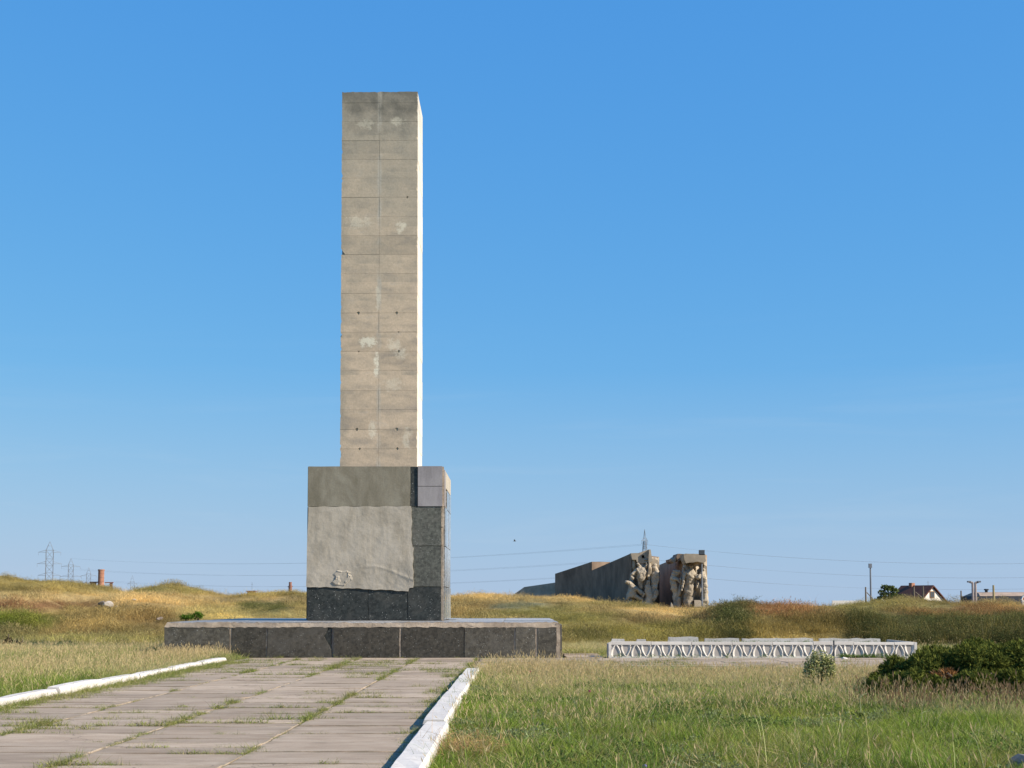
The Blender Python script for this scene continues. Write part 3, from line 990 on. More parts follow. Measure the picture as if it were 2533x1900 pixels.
# ================================================================== WHITE PLANTER
MAT_WP = m_white('white planter paint', (.66, .60, .54), (.40, .32, .27), .45, 4)
MAT_GP = m_white('grey planter panel', (.41, .36, .325), (.26, .225, .195), .5, 4)
MAT_OLDW = m_white('peeling white wall', (.56, .52, .47), (.22, .19, .165), .75, 5)
MAT_SOIL = simple('planter soil', (.10, .075, .05), .95, .4, 4, .8, .1)
QY = 43.0
pl0, pl1 = at(1317, 1400, QY)[0], at(1978, 1400, QY)[0]
ptop = at(1600, 1386.5, QY)[2]
QB = 46.3
planter = empty('planter', ((pl0 + pl1) / 2, QY, 0))
tag(planter, 'long low white planter wall with leaf shaped reliefs, broken along its back', 'planter')
OX, OY = (pl0 + pl1) / 2, QY


def ppart(name, bm, mat, smooth=False):
    for v in bm.verts: v.co.x -= OX; v.co.y -= OY
    return obj(name, bm, mat, planter, smooth=smooth)


UNIT = (pl1 - pl0 - .06) / 30
rail_h = .075
z_in = ptop - rail_h
for k in range(8):
    a_, b_ = pl0 + .03 + k * 4 * UNIT, min(pl0 + .03 + (k + 1) * 4 * UNIT, pl1 - .03)
    bm = bmesh.new()
    box(bm, a_ + .004, b_ - .004, QY + .024, QY + .11, -.06, z_in + .01)
    ppart('panel', bm, MAT_GP)
    bm = bmesh.new()
    dz = random.uniform(-.012, .012)
    box(bm, a_ + .006, b_ - .006, QY - .005, QY + .14, z_in - .012, ptop + dz)
    bevel(bm, .014, 2)
    ppart('rail', bm, MAT_WP)
    if k != 6:
        bm = bmesh.new()
        box(bm, a_ + .006, b_ - .006, QY + .005, QY + .09, -.05, .022)
        bevel(bm, .006)
        ppart('foot_rail', bm, MAT_WP)


def leaf_relief():
    """an ogive: rim of rounded section round a hollow whose floor slopes to a middle keel"""
    bm = bmesh.new()
    Hh, W = z_in - .012, UNIT * .5 * .90
    n = 12
    Lp, Rp = [], []
    for k in range(n + 1):
        t = k / n
        w = W * max(0.0, 1 - t ** 2.5) ** .75 * (.80 + .22 * math.sin(math.pi * min(1, t * 1.1 + .12)))
        Lp.append((-w, t * Hh)); Rp.append((w, t * Hh))
    rw = .023
    for side in (Lp, Rp):
        tube(bm, [(x, .020, z) for x, z in side], rw, 8)
    for k in range(n):
        for (Sd, s) in ((Lp, 1), (Rp, -1)):
            (x0, zq0), (x1, zq1) = Sd[k], Sd[k + 1]
            m0, m1 = x0 * .52, x1 * .52
            vs4 = [bm.verts.new(p) for p in ((x0, .010, zq0), (m0, .026, zq0), (m1, .026, zq1), (x1, .010, zq1))]
            if s < 0: vs4 = vs4[::-1]
            try: bm.faces.new(vs4)
            except ValueError: pass
    return bm


up = leaf_relief(); me_up = bpy.data.meshes.new('leaf_relief'); up.to_mesh(me_up); up.free(); me_up.materials.append(MAT_WP)
dn = leaf_relief()
for v in dn.verts: v.co.z = z_in - .012 - v.co.z
bmesh.ops.reverse_faces(dn, faces=dn.faces[:])
me_dn = bpy.data.meshes.new('leaf_relief'); dn.to_mesh(me_dn); dn.free(); me_dn.materials.append(MAT_WP)
for k in range(30):
    x = pl0 + .03 + (k + .5) * UNIT - OX
    link('leaf_relief', me_up if k % 2 == 0 else me_dn, None, planter, (x, 0, .01 + random.uniform(-.004, .004)), (0, random.uniform(-.02, .02), 0))
# end posts and side walls
for (xa, xb) in ((pl0 - .03, pl0 + .05), (pl1 - .04, pl1 + .04)):
    bm = bmesh.new(); box(bm, xa, xb, QY - .01, QY + .13, -.06, ptop - .014); bevel(bm, .01); ppart('end_post', bm, MAT_WP)
    bm = bmesh.new()
    box(bm, xa + .005, xb - .005, QY + .132, QY + .95 if xa < 5 else QB - .06, -.06, ptop - .06 if xa < 5 else ptop - .015); bevel(bm, .01); ppart('side_wall', bm, MAT_OLDW)
bw = [((1313, 1350), 1380, 1386), ((1367, 1399), 1381, 1387), ((1440, 1510), 1376, 1388), ((1517, 1600), 1379, 1388), ((1600, 1760), 1379, 1388), ((1768, 1905), 1379.5, 1388)]
for (pa, pbb), yt, _ in bw:
    yb_ = QY + 1.36 if pa < 1400 else QB
    xa, xb = at(pa, 1380, yb_ - .4)[0], at(pbb, 1380, yb_ - .4)[0]
    zt3 = at(1500, yt, yb_ - .4)[2]
    bm = bmesh.new()
    pts = [(xa, -.06), (xb, -.06), (xb - random.uniform(.0, .08), zt3), (xa + random.uniform(.02, .14), zt3)]
    prism(bm, rough(pts, .22, .02), yb_ - .4 + random.uniform(-.03, .03), yb_ - .27)
    ppart('back_wall', bm, MAT_OLDW)
bm = bmesh.new(); box(bm, pl0 + .06, pl1 - .05, QY + .112, QY + .94, -.06, ptop - .14); box(bm, pl0 + 1.9, pl1 - .05, QY + .942, QB - .42, -.06, ptop - .145); ppart('soil', bm, MAT_SOIL)

# ================================================================== FAR THINGS
MAT_STEEL = simple('galvanised steel', (.16, .17, .19), .6, .15, 2, .1, .4)
MAT_CONC = simple('memorial concrete', (.35, .29, .22), .92, .35, .5, .6, .15)
MAT_CONCD = simple('memorial concrete with painted shade', (.20, .14, .098), .92, .4, .35, .6, .15)  # darker copy of the concrete, the wing walls' shade put into its colour
MAT_WOOD = simple('grey wooden pole', (.16, .13, .10), .9, .2, 2, .3, .1)
MAT_RUIN = simple('ruined brick', (.20, .10, .075), .9, .35, 1, .5, .1)
MAT_BRICK = m_brick()
MAT_ROOF = simple('dark brown roof', (.12, .050, .034), .8, .2, 1, .2, .2)
MAT_HWALL = simple('white house wall', (.72, .66, .58), .9, .08, 1, .1, .2)
MAT_GLASS = simple('dark window glass', (.06, .07, .08), .2, .1, 1, 0, .5)
MAT_FRAME = simple('brown window frame', (.22, .12, .05), .7, .1, 1, 0, .3)
MAT_ASB = simple('rusty grey corrugated roof', (.34, .25, .19), .9, .2, 1, .2, .15)
MAT_TAR = simple('black tarred roof side', (.018, .02, .024), .7, .2, 1, .2, .3)


def pylon(px, top_py, Y, arms, half, rz, label, spike=5.0, bodyw=1.8, flare=1.9, tp=.5):
    x, _, zt4 = at(px, top_py, Y)
    zg = float(tz(np.array([x]), np.array([Y]))[0])
    root = empty('pylon', (x, Y, zg), rz)
    tag(root, label, 'pylon', 'steel lattice pylons on the horizon')
    H = zt4 - zg
    bm = bmesh.new()
    r = .055 + Y * .00008
    hs = H - spike
    lev = [0] + [hs * q for q in (.18, .34, .48, .58, .66, .74, .82, .9, 1.0)]
    wid = [bodyw * (flare - (flare - 1) * min(1, l / (hs * tp))) / 2 for l in lev]
    for (l0, w0), (l1, w1) in zip(zip(lev, wid), zip(lev[1:], wid[1:])):
        cs = [(-1, -1), (1, -1), (1, 1), (-1, 1)]
        for k in range(4):
            a0, a1 = cs[k], cs[(k + 1) % 4]
            bar(bm, (a0[0] * w0, a0[1] * w0, l0), (a0[0] * w1, a0[1] * w1, l1), r)
            bar(bm, (a0[0] * w0, a0[1] * w0, l0), (a1[0] * w1, a1[1] * w1, l1), r * .5)
            bar(bm, (a1[0] * w0, a1[1] * w0, l0), (a0[0] * w1, a0[1] * w1, l1), r * .5)
            bar(bm, (a0[0] * w1, a0[1] * w1, l1), (a1[0] * w1, a1[1] * w1, l1), r * .6)
    w = wid[-1]
    for a0 in ((-1, -1), (1, -1), (1, 1), (-1, 1)):
        bar(bm, (a0[0] * w, a0[1] * w, hs), (0, 0, H), r * .6)
    bar(bm, (-w * .5, 0, hs + spike * .5), (w * .5, 0, hs + spike * .5), r * .5)
    obj('lattice_body', bm, MAT_STEEL, root)
    tips = []
    for (dz, hw) in zip(arms, half):
        z = H - dz
        bm = bmesh.new()
        for s in (-1, 1):
            for yy in (-.4, .4):
                bar(bm, (s * bodyw * .4, yy * bodyw, z), (s * hw, 0, z), r * .7)
                bar(bm, (s * bodyw * .4, yy * bodyw, z + 1.2), (s * hw, 0, z), r * .55)
            bar(bm, (s * hw, 0, z), (s * hw, 0, z - 1.5), r * .6)
            q = Matrix.Rotation(rz, 3, 'Z') @ Vector((s * hw, 0, z - 1.5))
            tips.append((x + q.x, Y + q.y, zg + q.z))
        obj('crossarm', bm, MAT_STEEL, root)
    return tips


T1 = pylon(108, 1170, 700, (5.2, 10.8, 16.5), (5.2, 5.7, 5.2), .25, 'tallest lattice pylon, with three crossarms, far left over the mound', 4.2, 3.4)
T2 = pylon(153.5, 1206, 960, (5.6, 12.2, 18.6), (6.0, 7.0, 6.0), .25, 'second tallest lattice pylon left of the round brick tower', 4.4, 3.2)
T3 = pylon(192, 1226, 1210, (7.0, 13.5, 20), (6.4, 7.2, 6.4), .25, 'lattice pylon standing just left of the round brick tower', 5.0, 3.4)
T4 = pylon(286, 1243, 1550, (9, 16, 23), (5, 6, 5), .25, 'small distant lattice pylon right of the round brick tower', 6.5, 4.0)
T5 = pylon(1392.5, 1143, 580, (4.7, 10.5, 16), (3.2, 3.8, 3.2), 1.1, 'lattice pylon rising behind the concrete memorial wing', 4.9, 1.0, 5.5, 1.0)
pylon(7, 1238, 1900, (8, 15, 22), (5, 6, 5), .25, 'tiny pylon tip at the far left edge above the mound', 6.5, 4.0)
pylon(553, 1279, 2300, (4, 10), (5, 6), .25, 'tiny pylon tip above the dip left of the pedestal', 4, 3.0)


def cable(a, b, sag, label, r=.035):
    bm = bmesh.new()
    a, b = Vector(a), Vector(b)
    pts = []
    for k in range(25):
        t = k / 24
        p = a.lerp(b, t); p.z -= sag * 4 * t * (1 - t)
        pts.append(p)
    tube(bm, pts, r, 4)
    o = obj('power_cable', bm, MAT_STEEL)
    return tag(o, label, 'power cable', 'power cables strung between the pylons')


RT_ = [at(2620, y, 620) for y in (1196, 1196, 1226, 1226, 1248, 1248)]
lvl = ['top', 'top', 'middle', 'middle', 'lowest', 'lowest']
apex = at(153.5, 1206.5, 960)
LT = [apex, apex, T2[0], T2[1], T2[2], T2[3]]
for k in range(6):
    nf = 'nearer' if k % 2 else 'farther'
    cable(LT[k], T5[k], 5.5, f'{nf} {lvl[k]} power cable running left from the pylon behind the memorial, behind the pedestal', .022)
    cable(T5[k], RT_[k], 6, f'{nf} {lvl[k]} power cable running right from the pylon behind the memorial', .02)

# --- round brick tower with low ruin
tx, ty, tz0 = at(218, 1268, 360)
tower = empty('brick_tower', (tx, ty, tz0 - 3)); tag(tower, 'round red brick tower among low ruined walls on the left skyline', 'tower')
HB = at(218, 1230, 360)[2] - (tz0 - 3)
bm = bmesh.new()
for (za, zb3, ra, rb) in [(0, HB - .35, .80, .74)]:
    bar(bm, (0, 0, za), (0, 0, zb3), ra, rb, 20)
obj('shaft', bm, MAT_BRICK, tower)
for k in range(4):
    bm = bmesh.new(); bar(bm, (0, 0, 3.2 + k * 1.05), (0, 0, 3.28 + k * 1.05), .80 - k * .01, .80 - k * .01, 20); obj('iron_band', bm, MAT_RUIN, tower)
bm = bmesh.new(); bar(bm, (0, 0, HB - .348), (0, 0, HB), .82, .84, 20); obj('rim', bm, MAT_BRICK, tower)
bm = bmesh.new()
box(bm, -3.1, -1.6, 1.2, 1.5, 2.2, 4.05); box(bm, -3.2, -.6, 1.15, 1.6, 4.06, 4.35)
obj('ruined_wall', bm, MAT_RUIN, tower)
bm = bmesh.new()
box(bm, 1.9, 2.6, .9, 1.2, 2.0, 4.0); box(bm, .7, 2.8, .85, 1.3, 4.01, 4.25)
obj('ruined_wall', bm, MAT_RUIN, tower)

cx_, cy_, cz_ = at(627, 1276, 300)
chim = empty('chimney', (cx_, cy_, cz_ - 2)); tag(chim, 'small dark brick chimney stub on the skyline left of the pedestal', 'chimney')
bm = bmesh.new(); bar(bm, (0, 0, 0), (0, 0, 3.1), .42, .36, 12); obj('stack', bm, MAT_RUIN, chim)
bm = bmesh.new(); bar(bm, (0, 0, 3.101), (0, 0, 3.8), .30, .32, 12); obj('rim', bm, MAT_RUIN, chim)
bm = bmesh.new(); bar(bm, (-.55, 0, 2.8), (.5, 0, 2.9), .09, .09, 6); obj('crossbar', bm, MAT_RUIN, chim)
sx_, sy_, sz_ = at(540, 1277, 320)
shed = empty('flat_shed', (sx_, sy_, sz_ - 2)); tag(shed, 'low flat roof with a thin mast poking over the skyline dip', 'shed')
bm = bmesh.new(); box(bm, -.6, .9, 0, 2, 0, 1.9); obj('wall', bm, MAT_RUIN, shed)
bm = bmesh.new(); box(bm, -.9, 1.2, -.2, 2.2, 1.901, 2.1); obj('roof', bm, MAT_RUIN, shed)
bm = bmesh.new(); bar(bm, (.35, .5, 2.1), (.35, .5, 4.0), .035); bar(bm, (.15, .5, 3.5), (.55, .5, 3.5), .025); obj('mast', bm, MAT_STEEL, shed)
fx_, fy_, fz_ = at(976, 1290, 260)
bm = bmesh.new(); box(bm, fx_ - 1.2, fx_ + .4, fy_, fy_ + 2, fz_ - 2, fz_ - .16); bevel(bm, .05)
fl = empty('low_hut', (fx_, fy_, fz_ - 2)); tag(fl, 'low hut with a flat roof just showing right of the pedestal', 'hut')
for v in bm.verts: v.co -= Vector((fx_, fy_, fz_ - 2))
obj('wall', bm, MAT_HWALL, fl)
bm = bmesh.new(); box(bm, -1.4, .55, -.1, 2.2, 1.842, 1.98); obj('roof', bm, MAT_ROOF, fl)


# --- concrete memorial: two rising wings with carved figures on their broken ends
def frustum(bm, base, tops):
    """polygonal prism between a ground polygon and tops (lists of xyz)"""
    A = [bm.verts.new(p) for p in base]; B = [bm.verts.new(p) for p in tops]
    n = len(A)
    bm.faces.new(A[::-1]); bm.faces.new(B)
    for i in range(n):
        j = (i + 1) % n
        bm.faces.new((A[i], A[j], B[j], B[i]))


def pt(px, py, Y): return Vector(at(px, py, Y))


def grow(verts, Y, parent, name, scale=1.0, mat=None):
    """carved figure: chains of (px, py, radius_px, depth) joined by a skin surface"""
    me_ = bpy.data.meshes.new(name)
    V, E, Rd = [], [], []
    for chain in verts:
        prev = None
        for (px, py, r, dp) in chain:
            if r is None:
                prev = V.index(tuple(at(px, py, Y + dp))); continue
            V.append(tuple(at(px, py, Y + dp))); Rd.append(r * Y / F * (1.18 if r > 6 else 1.08))
            if prev is not None: E.append((prev, len(V) - 1))
            prev = len(V) - 1
    me_.from_pydata([(v[0] - parent.location.x, v[1] - parent.location.y, v[2] - parent.location.z) for v in V], E, [])
    o = link(name, me_, mat or MAT_CONC, parent)
    me_.materials.clear(); me_.materials.append(mat or MAT_CONC)
    sm_ = o.modifiers.new('skin', 'SKIN')
    sv = me_.skin_vertices[0].data
    for k, r in enumerate(Rd):
        sv[k].radius = (r, r * .85)
    sv[0].use_root = True
    ss = o.modifiers.new('sub', 'SUBSURF'); ss.levels = ss.render_levels = 3
    dm = o.modifiers.new('hewn', 'DISPLACE'); dm.texture = HEWN; dm.strength = .26; dm.mid_level = .5; dm.texture_coords = 'LOCAL'
    return o


HEWN = bpy.data.textures.new('hewn stone', 'CLOUDS'); HEWN.noise_scale = .38; HEWN.noise_depth = 2
WY = 150
wa = empty('memorial_wing', tuple(at(1390, 1312, WY))); tag(wa, 'left rising concrete wing of the memorial with carved figures on its broken end', 'memorial', 'concrete memorial wings')
L0 = wa.location


def wpart(name, bm, mat, root):
    for v in bm.verts: v.co -= root.location
    return obj(name, bm, mat, root)


bm = bmesh.new()
gz_ = -2
A0, A1 = pt(1364, 1195, WY), pt(1424, 1203, WY + 4)
B0 = pt(1278.6, 1232, 176); B1 = pt(1300, 1234, 178)
base = [(A0.x, A0.y, gz_), (A1.x, A1.y, gz_), (B1.x + 3, B1.y, gz_), (B0.x, B0.y, gz_)]
frustum(bm, base, [A0, A1, Vector((B1.x + 3, B1.y, B0.z)), B0])
wpart('sloping_wall', bm, MAT_CONCD, wa)
bm = bmesh.new()
C0, C1 = pt(1278.6, 1213.3, 177.5), pt(1318, 1214, 179)
D0 = pt(1199, 1239.4, 192); D1 = pt(1225, 1239.4, 196)
frustum(bm, [(C0.x, C0.y, gz_), (C1.x, C1.y, gz_), (D1.x, D1.y, gz_), (D0.x, D0.y, gz_)], [C0, C1, D1, D0])
wpart('rear_wall', bm, MAT_CONCD, wa)
bm = bmesh.new()
E0, E1 = pt(1132.6, 1268, 196), pt(1202, 1258, 194)
frustum(bm, [(E0.x, E0.y, gz_), (E1.x, E1.y, gz_), (E1.x, E1.y + 4, gz_), (E0.x, E0.y + 4, gz_)], [E0, E1, E1 + Vector((0, 4, 0)), E0 + Vector((0, 4, 0))])
frustum(bm, [(E0.x - 1.6, E0.y + 4, gz_), (E0.x - .01, E0.y, gz_), (E0.x - .01, E0.y + 4, gz_)], [Vector((E0.x - 1.6, E0.y + 4, E0.z - 1.1)), E0 - Vector((.01, 0, 0)), E0 + Vector((-.01, 4, 0))])
wpart('low_wall', bm, MAT_CONC, wa)


def slabpoly(name, pts, y0, y1, root, mat, am=.03):
    bm = bmesh.new()
    q = [(at(a_, b_, y0)[0], at(a_, b_, y0)[2]) for a_, b_ in pts]
    area = sum(q[i - 1][0] * q[i][1] - q[i][0] * q[i - 1][1] for i in range(len(q)))
    if area < 0: q = q[::-1]
    prism(bm, rough(q, .35, am), y0, y1)
    bevel(bm, .05)
    return wpart(name, bm, mat, root)


def carved_face(x0, x1, ytop, ybot, Y0, depth, seed, root):
    """rough hewn end of a wing: deep hollows between standing lumps of stone"""
    n, m_ = 34, 40
    bm = bmesh.new()
    rows_ = []
    for j in range(m_ + 1):
        row = []
        for i in range(n + 1):
            px = x0(j / m_) + (x1(j / m_) - x0(j / m_)) * i / n
            py = ytop + (ybot - ytop) * j / m_
            f = float(fnoise(np.array([px]), np.array([py * .55]), 17, seed, 3)[0])
            edge_ = min(i, n - i, j + 2) / 4
            y = Y0 - depth * max(0, (f - .28)) * 2.2 * min(1, edge_)
            row.append(bm.verts.new(at(px, py, y)))
        rows_.append(row)
    for j in range(m_):
        for i in range(n):
            bm.faces.new((rows_[j + 1][i], rows_[j + 1][i + 1], rows_[j][i + 1], rows_[j][i]))
    return wpart('carved_face', bm, MAT_CONC, root)


# broken end: lintel block, notch, upright mast slab and the ragged right edge
slabpoly('lintel', [(1363, 1195), (1382, 1194.5), (1386, 1200), (1386, 1206), (1392, 1206), (1401, 1203), (1401, 1214), (1388, 1217), (1376, 1214), (1374, 1209), (1366, 1209)], WY - .9, WY + 1.2, wa, MAT_CONC)
slabpoly('corbel', [(1382, 1193.5), (1402, 1186.5), (1402, 1202), (1393, 1205), (1391, 1199), (1384, 1200)], WY - .8, WY + 1.4, wa, MAT_CONC)
slabpoly('upright_slab', [(1401.5, 1187), (1405.5, 1187), (1408, 1204), (1410, 1212), (1404, 1215), (1402.5, 1240), (1401, 1240)], WY - 1.3, WY - .6, wa, MAT_CONC)
slabpoly('ragged_edge', [(1410, 1206), (1421, 1210), (1424, 1218), (1425, 1226), (1421, 1232), (1412, 1224), (1407, 1230), (1406, 1216)], WY - .7, WY + 1.5, wa, MAT_CONC)
carved_face(lambda t: 1366 - 14 * t, lambda t: 1424 - 10 * t, 1204, 1312, WY + .2, 1.5, 3, wa)
dpt = -.6
fig = 'carved_figure'
grow([[(1381, 1250, 9, -.9), (1384, 1238, 9.5, -.9), (1384, 1228, 7, -1.0), (1380, 1222, 2.5, -1.0), (1377.5, 1218, 4.2, -1.1), (1376, 1215, 2.4, -1.1)], [(1384, 1228, None, -1.0), (1393, 1228, 3.8, -1.0), (1396, 1221, 2.6, -1.1), (1397, 1213, 2.0, -1.1)], [(1381, 1250, None, -.9), (1382, 1262, 5.5, -.9), (1386, 1274, 3.6, -.9)],
      [(1384, 1228, None, -1.0), (1372, 1234, 3.8, -1.0), (1363, 1244, 3.0, -1.1), (1368, 1251, 2.6, -1.2)], [(1381, 1250, None, -.9), (1392, 1246, 5.0, -.9), (1394, 1236, 4.5, -.9)]], WY, wa, fig)
grow([[(1364, 1278, 9, -1.0), (1369, 1268, 10, -1.0), (1362, 1262, 6, -1.0), (1354, 1256, 3.6, -1.2), (1350, 1257, 3.6, -1.3)], [(1364, 1278, None, -1.0), (1357, 1288, 5.5, -1.0), (1353, 1298, 3.2, -1.0)], [(1369, 1268, None, -1.0), (1380, 1276, 5, -1.1), (1388, 1284, 4, -1.2)], [(1364, 1278, None, -1.0), (1378, 1292, 4.5, -1.0), (1388, 1294, 3, -1.0), (1389, 1306, 3.4, -.9)]], WY, wa, fig)
grow([[(1404, 1296, 9, -.9), (1402, 1280, 9, -.9), (1401, 1268, 8, -1.0), (1400, 1259, 3, -1.0), (1400, 1253, 4.4, -1.1)], [(1404, 1296, None, -.9), (1400, 1310, 10, -.8)], [(1401, 1268, None, -1.0), (1393, 1276, 3, -1.1), (1388, 1290, 2.5, -1.1)]], WY, wa, fig)
grow([[(1416, 1252, 9, -.6), (1415, 1236, 9.5, -.7), (1414, 1224, 6, -.7), (1413, 1217, 4.4, -.8)], [(1416, 1252, None, -.6), (1412, 1272, 8, -.6), (1408, 1292, 6, -.6)], [(1415, 1236, None, -.7), (1422, 1244, 3.2, -.9), (1420, 1260, 2.8, -1.0), (1417, 1275, 2.5, -1.0)]], WY, wa, fig)
grow([[(1416, 1290, 6, -1.0), (1417, 1281, 5.5, -1.1), (1420, 1273, 4.2, -1.2)], [(1416, 1290, None, -1.0), (1410, 1297, 4, -1.0)]], WY, wa, fig)

wb = empty('memorial_wing', tuple(at(1500, 1312, WY))); tag(wb, 'right concrete wing of the memorial with tall robed carved figures under a lintel', 'memorial', 'concrete memorial wings')
bm = bmesh.new()
A0, A1 = pt(1478.6, 1198, WY - 2), pt(1527, 1199, WY + 1)
B0 = pt(1420, 1222, 172); B1 = pt(1480, 1222, 176)
frustum(bm, [(A0.x, A0.y, gz_), (A1.x, A1.y, gz_), (B1.x, B1.y, gz_), (B0.x, B0.y, gz_)], [A0, A1, B1, B0])
wpart('sloping_wall', bm, simple('warm stained concrete', (.36, .25, .17), .92, .4, .35, .6, .15), wb)
carved_face(lambda t: 1479 - 24 * t, lambda t: 1526 + 4 * t, 1205, 1313, WY - 2.1, 1.7, 8, wb)
slabpoly('lintel', [(1477, 1197), (1481, 1195.5), (1524, 1197), (1525, 1212), (1520, 1216), (1506, 1213), (1482, 1217), (1478.5, 1208)], WY - 5.2, WY - 2.02, wb, MAT_CONC)
slabpoly('corbel', [(1449, 1207), (1453, 1209), (1462, 1201), (1464, 1206), (1456, 1216), (1451, 1212)], WY - .5, WY + 5, wb, MAT_CONC)
slabpoly('broken_crest', [(1461, 1203), (1464, 1196), (1468, 1196), (1478, 1196.5), (1478, 1206), (1466, 1212)], WY - 1.4, WY + 3, wb, MAT_CONCD)
slabpoly('plinth', [(1500, 1312), (1500, 1296), (1512, 1296), (1520, 1303), (1528, 1312)], WY - 3.6, WY - 2.4, wb, MAT_CONC)
slabpoly('ragged_edge', [(1516, 1312), (1517, 1260), (1519, 1230), (1522, 1220), (1527, 1224), (1528, 1240), (1524.5, 1252), (1527, 1268), (1528, 1290), (1531, 1312)], WY - 3.2, WY - 1.6, wb, MAT_CONC)
grow([[(1490, 1262, 9.5, -3.2), (1492, 1246, 10, -3.3), (1493, 1236, 8.5, -3.3), (1494, 1228, 2.8, -3.3), (1493.5, 1221, 4.4, -3.5)], [(1490, 1262, None, -3.2), (1488, 1282, 9.5, -3.1), (1487, 1300, 10, -3.0), (1487, 1314, 10.5, -3)], [(1493, 1236, None, -3.3), (1481, 1238, 4.2, -3.4), (1476, 1256, 3.2, -3.5), (1473, 1270, 2.2, -3.5), (1472.5, 1276, 2.2, -3.5)],
      [(1493, 1236, None, -3.3), (1503, 1241, 4.0, -3.4), (1509, 1249, 5.5, -3.6)]], WY, wb, fig)
grow([[(1478, 1233, 2.4, -3.0), (1476.5, 1225, 2.6, -3.0)], [(1478, 1233, None, -3.0), (1479, 1243, 3.0, -3.0)]], WY, wb, fig)
grow([[(1454, 1262, 8.5, -2.0), (1455, 1246, 9.5, -2.1), (1460, 1238, 6.5, -2.2), (1462, 1231, 4.2, -2.4)], [(1454, 1262, None, -2.0), (1459, 1278, 7, -2.0), (1459, 1296, 6, -2), (1460, 1313, 6.5, -2)], [(1455, 1246, None, -2.1), (1464, 1253, 3.4, -2.5), (1470, 1259, 3.0, -2.6), (1471, 1248, 2.6, -2.6)], [(1460, 1238, None, -2.2), (1469, 1236, 3.0, -2.4), (1468, 1231, 2.0, -2.4)]], WY, wb, fig)
grow([[(1466, 1306, 5.5, -2.4), (1466, 1298, 5.0, -2.5), (1467, 1290, 3.6, -2.6)], [(1466, 1306, None, -2.4), (1466, 1316, 6, -2.4)]], WY, wb, fig)
grow([[(1521, 1262, 6.5, -3.4), (1520, 1248, 7, -3.4), (1520, 1238, 5.5, -3.5), (1521, 1227, 4.0, -3.5)], [(1521, 1262, None, -3.4), (1522, 1284, 6.5, -3.3), (1522, 1312, 8.5, -3.3)], [(1520, 1238, None, -3.5), (1511, 1244, 3.0, -3.7), (1507, 1250, 3.6, -3.8)]], WY, wb, fig)
slabpoly('stone_block', [(1449, 1313), (1450, 1301), (1453, 1306), (1455, 1313)], WY - 3.4, WY - 2.6, wb, MAT_CONC)

# --- floodlight mast before the right wing, poles, lamps
def pole(name, px, y_top, y_bot, Y, r, label, cat, mat, group=None, brace=0, lamp=None):
    x, _, z = at(px, y_bot, Y)
    zt5 = at(px, y_top, Y)[2]
    root = empty(name, (x, Y, z - .6)); tag(root, label, cat, group)
    bm = bmesh.new(); bar(bm, (0, 0, 0), (0, 0, zt5 - z + .6), r, r * .75, 8); obj('post', bm, mat, root)
    H = zt5 - z + .6
    if brace:
        bm = bmesh.new(); bar(bm, (brace, 0, 0), (brace * .08, 0, H * .72), r * .5, r * .45, 6); obj('brace', bm, mat, root)
    if lamp == 'flood':
        bm = bmesh.new(); box(bm, -.28, .28, -.2, .2, H - .1, H + .42); bevel(bm, .06); obj('floodlight', bm, MAT_STEEL, root)
        bm = bmesh.new(); box(bm, -.25, .25, -.23, -.202, H - .03, H + .38); obj('lamp_glass', bm, MAT_GLASS, root)
    elif lamp == 'top':
        bm = bmesh.new(); box(bm, -.22, .18, -.2, .2, H - .05, H + .55); bevel(bm, .08); obj('lamp_head', bm, MAT_STEEL, root)
    elif lamp:
        s = lamp
        bm = bmesh.new(); bar(bm, (0, 0, H - .05), (s * .5, 0, H + .08), r * .8, r * .7, 6); obj('arm', bm, mat, root)
        bm = bmesh.new(); box(bm, s * .5 - .22, s * .5 + .22, -.2, .2, H - .02, H + .2); bevel(bm, .06); obj('lamp_head', bm, MAT_STEEL, root)
    return root


pole('floodlight_mast', 1517, 1197, 1312, 145, .085, 'thin floodlight mast in front of the right memorial wing', 'floodlight', MAT_STEEL, lamp='flood')
grp = 'wooden utility poles near the house'
pole('street_lamp', 1881.5, 1226, 1300, 200, .14, 'tall slim lamp post left of the roadside tree, tallest on the right skyline', 'lamp post', MAT_STEEL, lamp='top')
pole('utility_pole', 1870.5, 1268, 1300, 190, .13, 'short braced wooden pole beside the tall slim lamp post', 'utility pole', MAT_WOOD, grp, brace=1.8)
pole('utility_pole', 1974.5, 1267, 1300, 205, .16, 'braced pole in front of the dark roof of the house', 'utility pole', MAT_WOOD, grp, brace=2.6)
pole('utility_pole', 1994.5, 1266, 1300, 205, .13, 'plain pole in front of the left edge of the white gable', 'utility pole', MAT_WOOD, grp)
pole('utility_pole', 2076.5, 1276, 1300, 215, .13, 'plain short pole alone between the house and the twin lamp posts', 'utility pole', MAT_WOOD, grp)
pole('utility_pole', 2147, 1264, 1305, 160, .14, 'weathered pole in front of the barrel roofed hangar', 'utility pole', simple('pale wooden pole', (.30, .24, .12), .9), grp)
pole('utility_pole', 2130, 1288, 1303, 170, .09, 'shortest pole stub at the left end of the hangar', 'utility pole', MAT_WOOD, grp)
pole('street_lamp', 2102, 1258, 1302, 200, .20, 'left one of the twin lamp posts, its head turned left', 'lamp post', simple('pinkish concrete post', (.30, .25, .23), .9), 'twin lamp posts', lamp=-1)
pole('street_lamp', 2108, 1258, 1302, 200, .20, 'right one of the twin lamp posts, its head turned right', 'lamp post', simple('pinkish concrete post', (.30, .25, .23), .9), 'twin lamp posts', lamp=1)

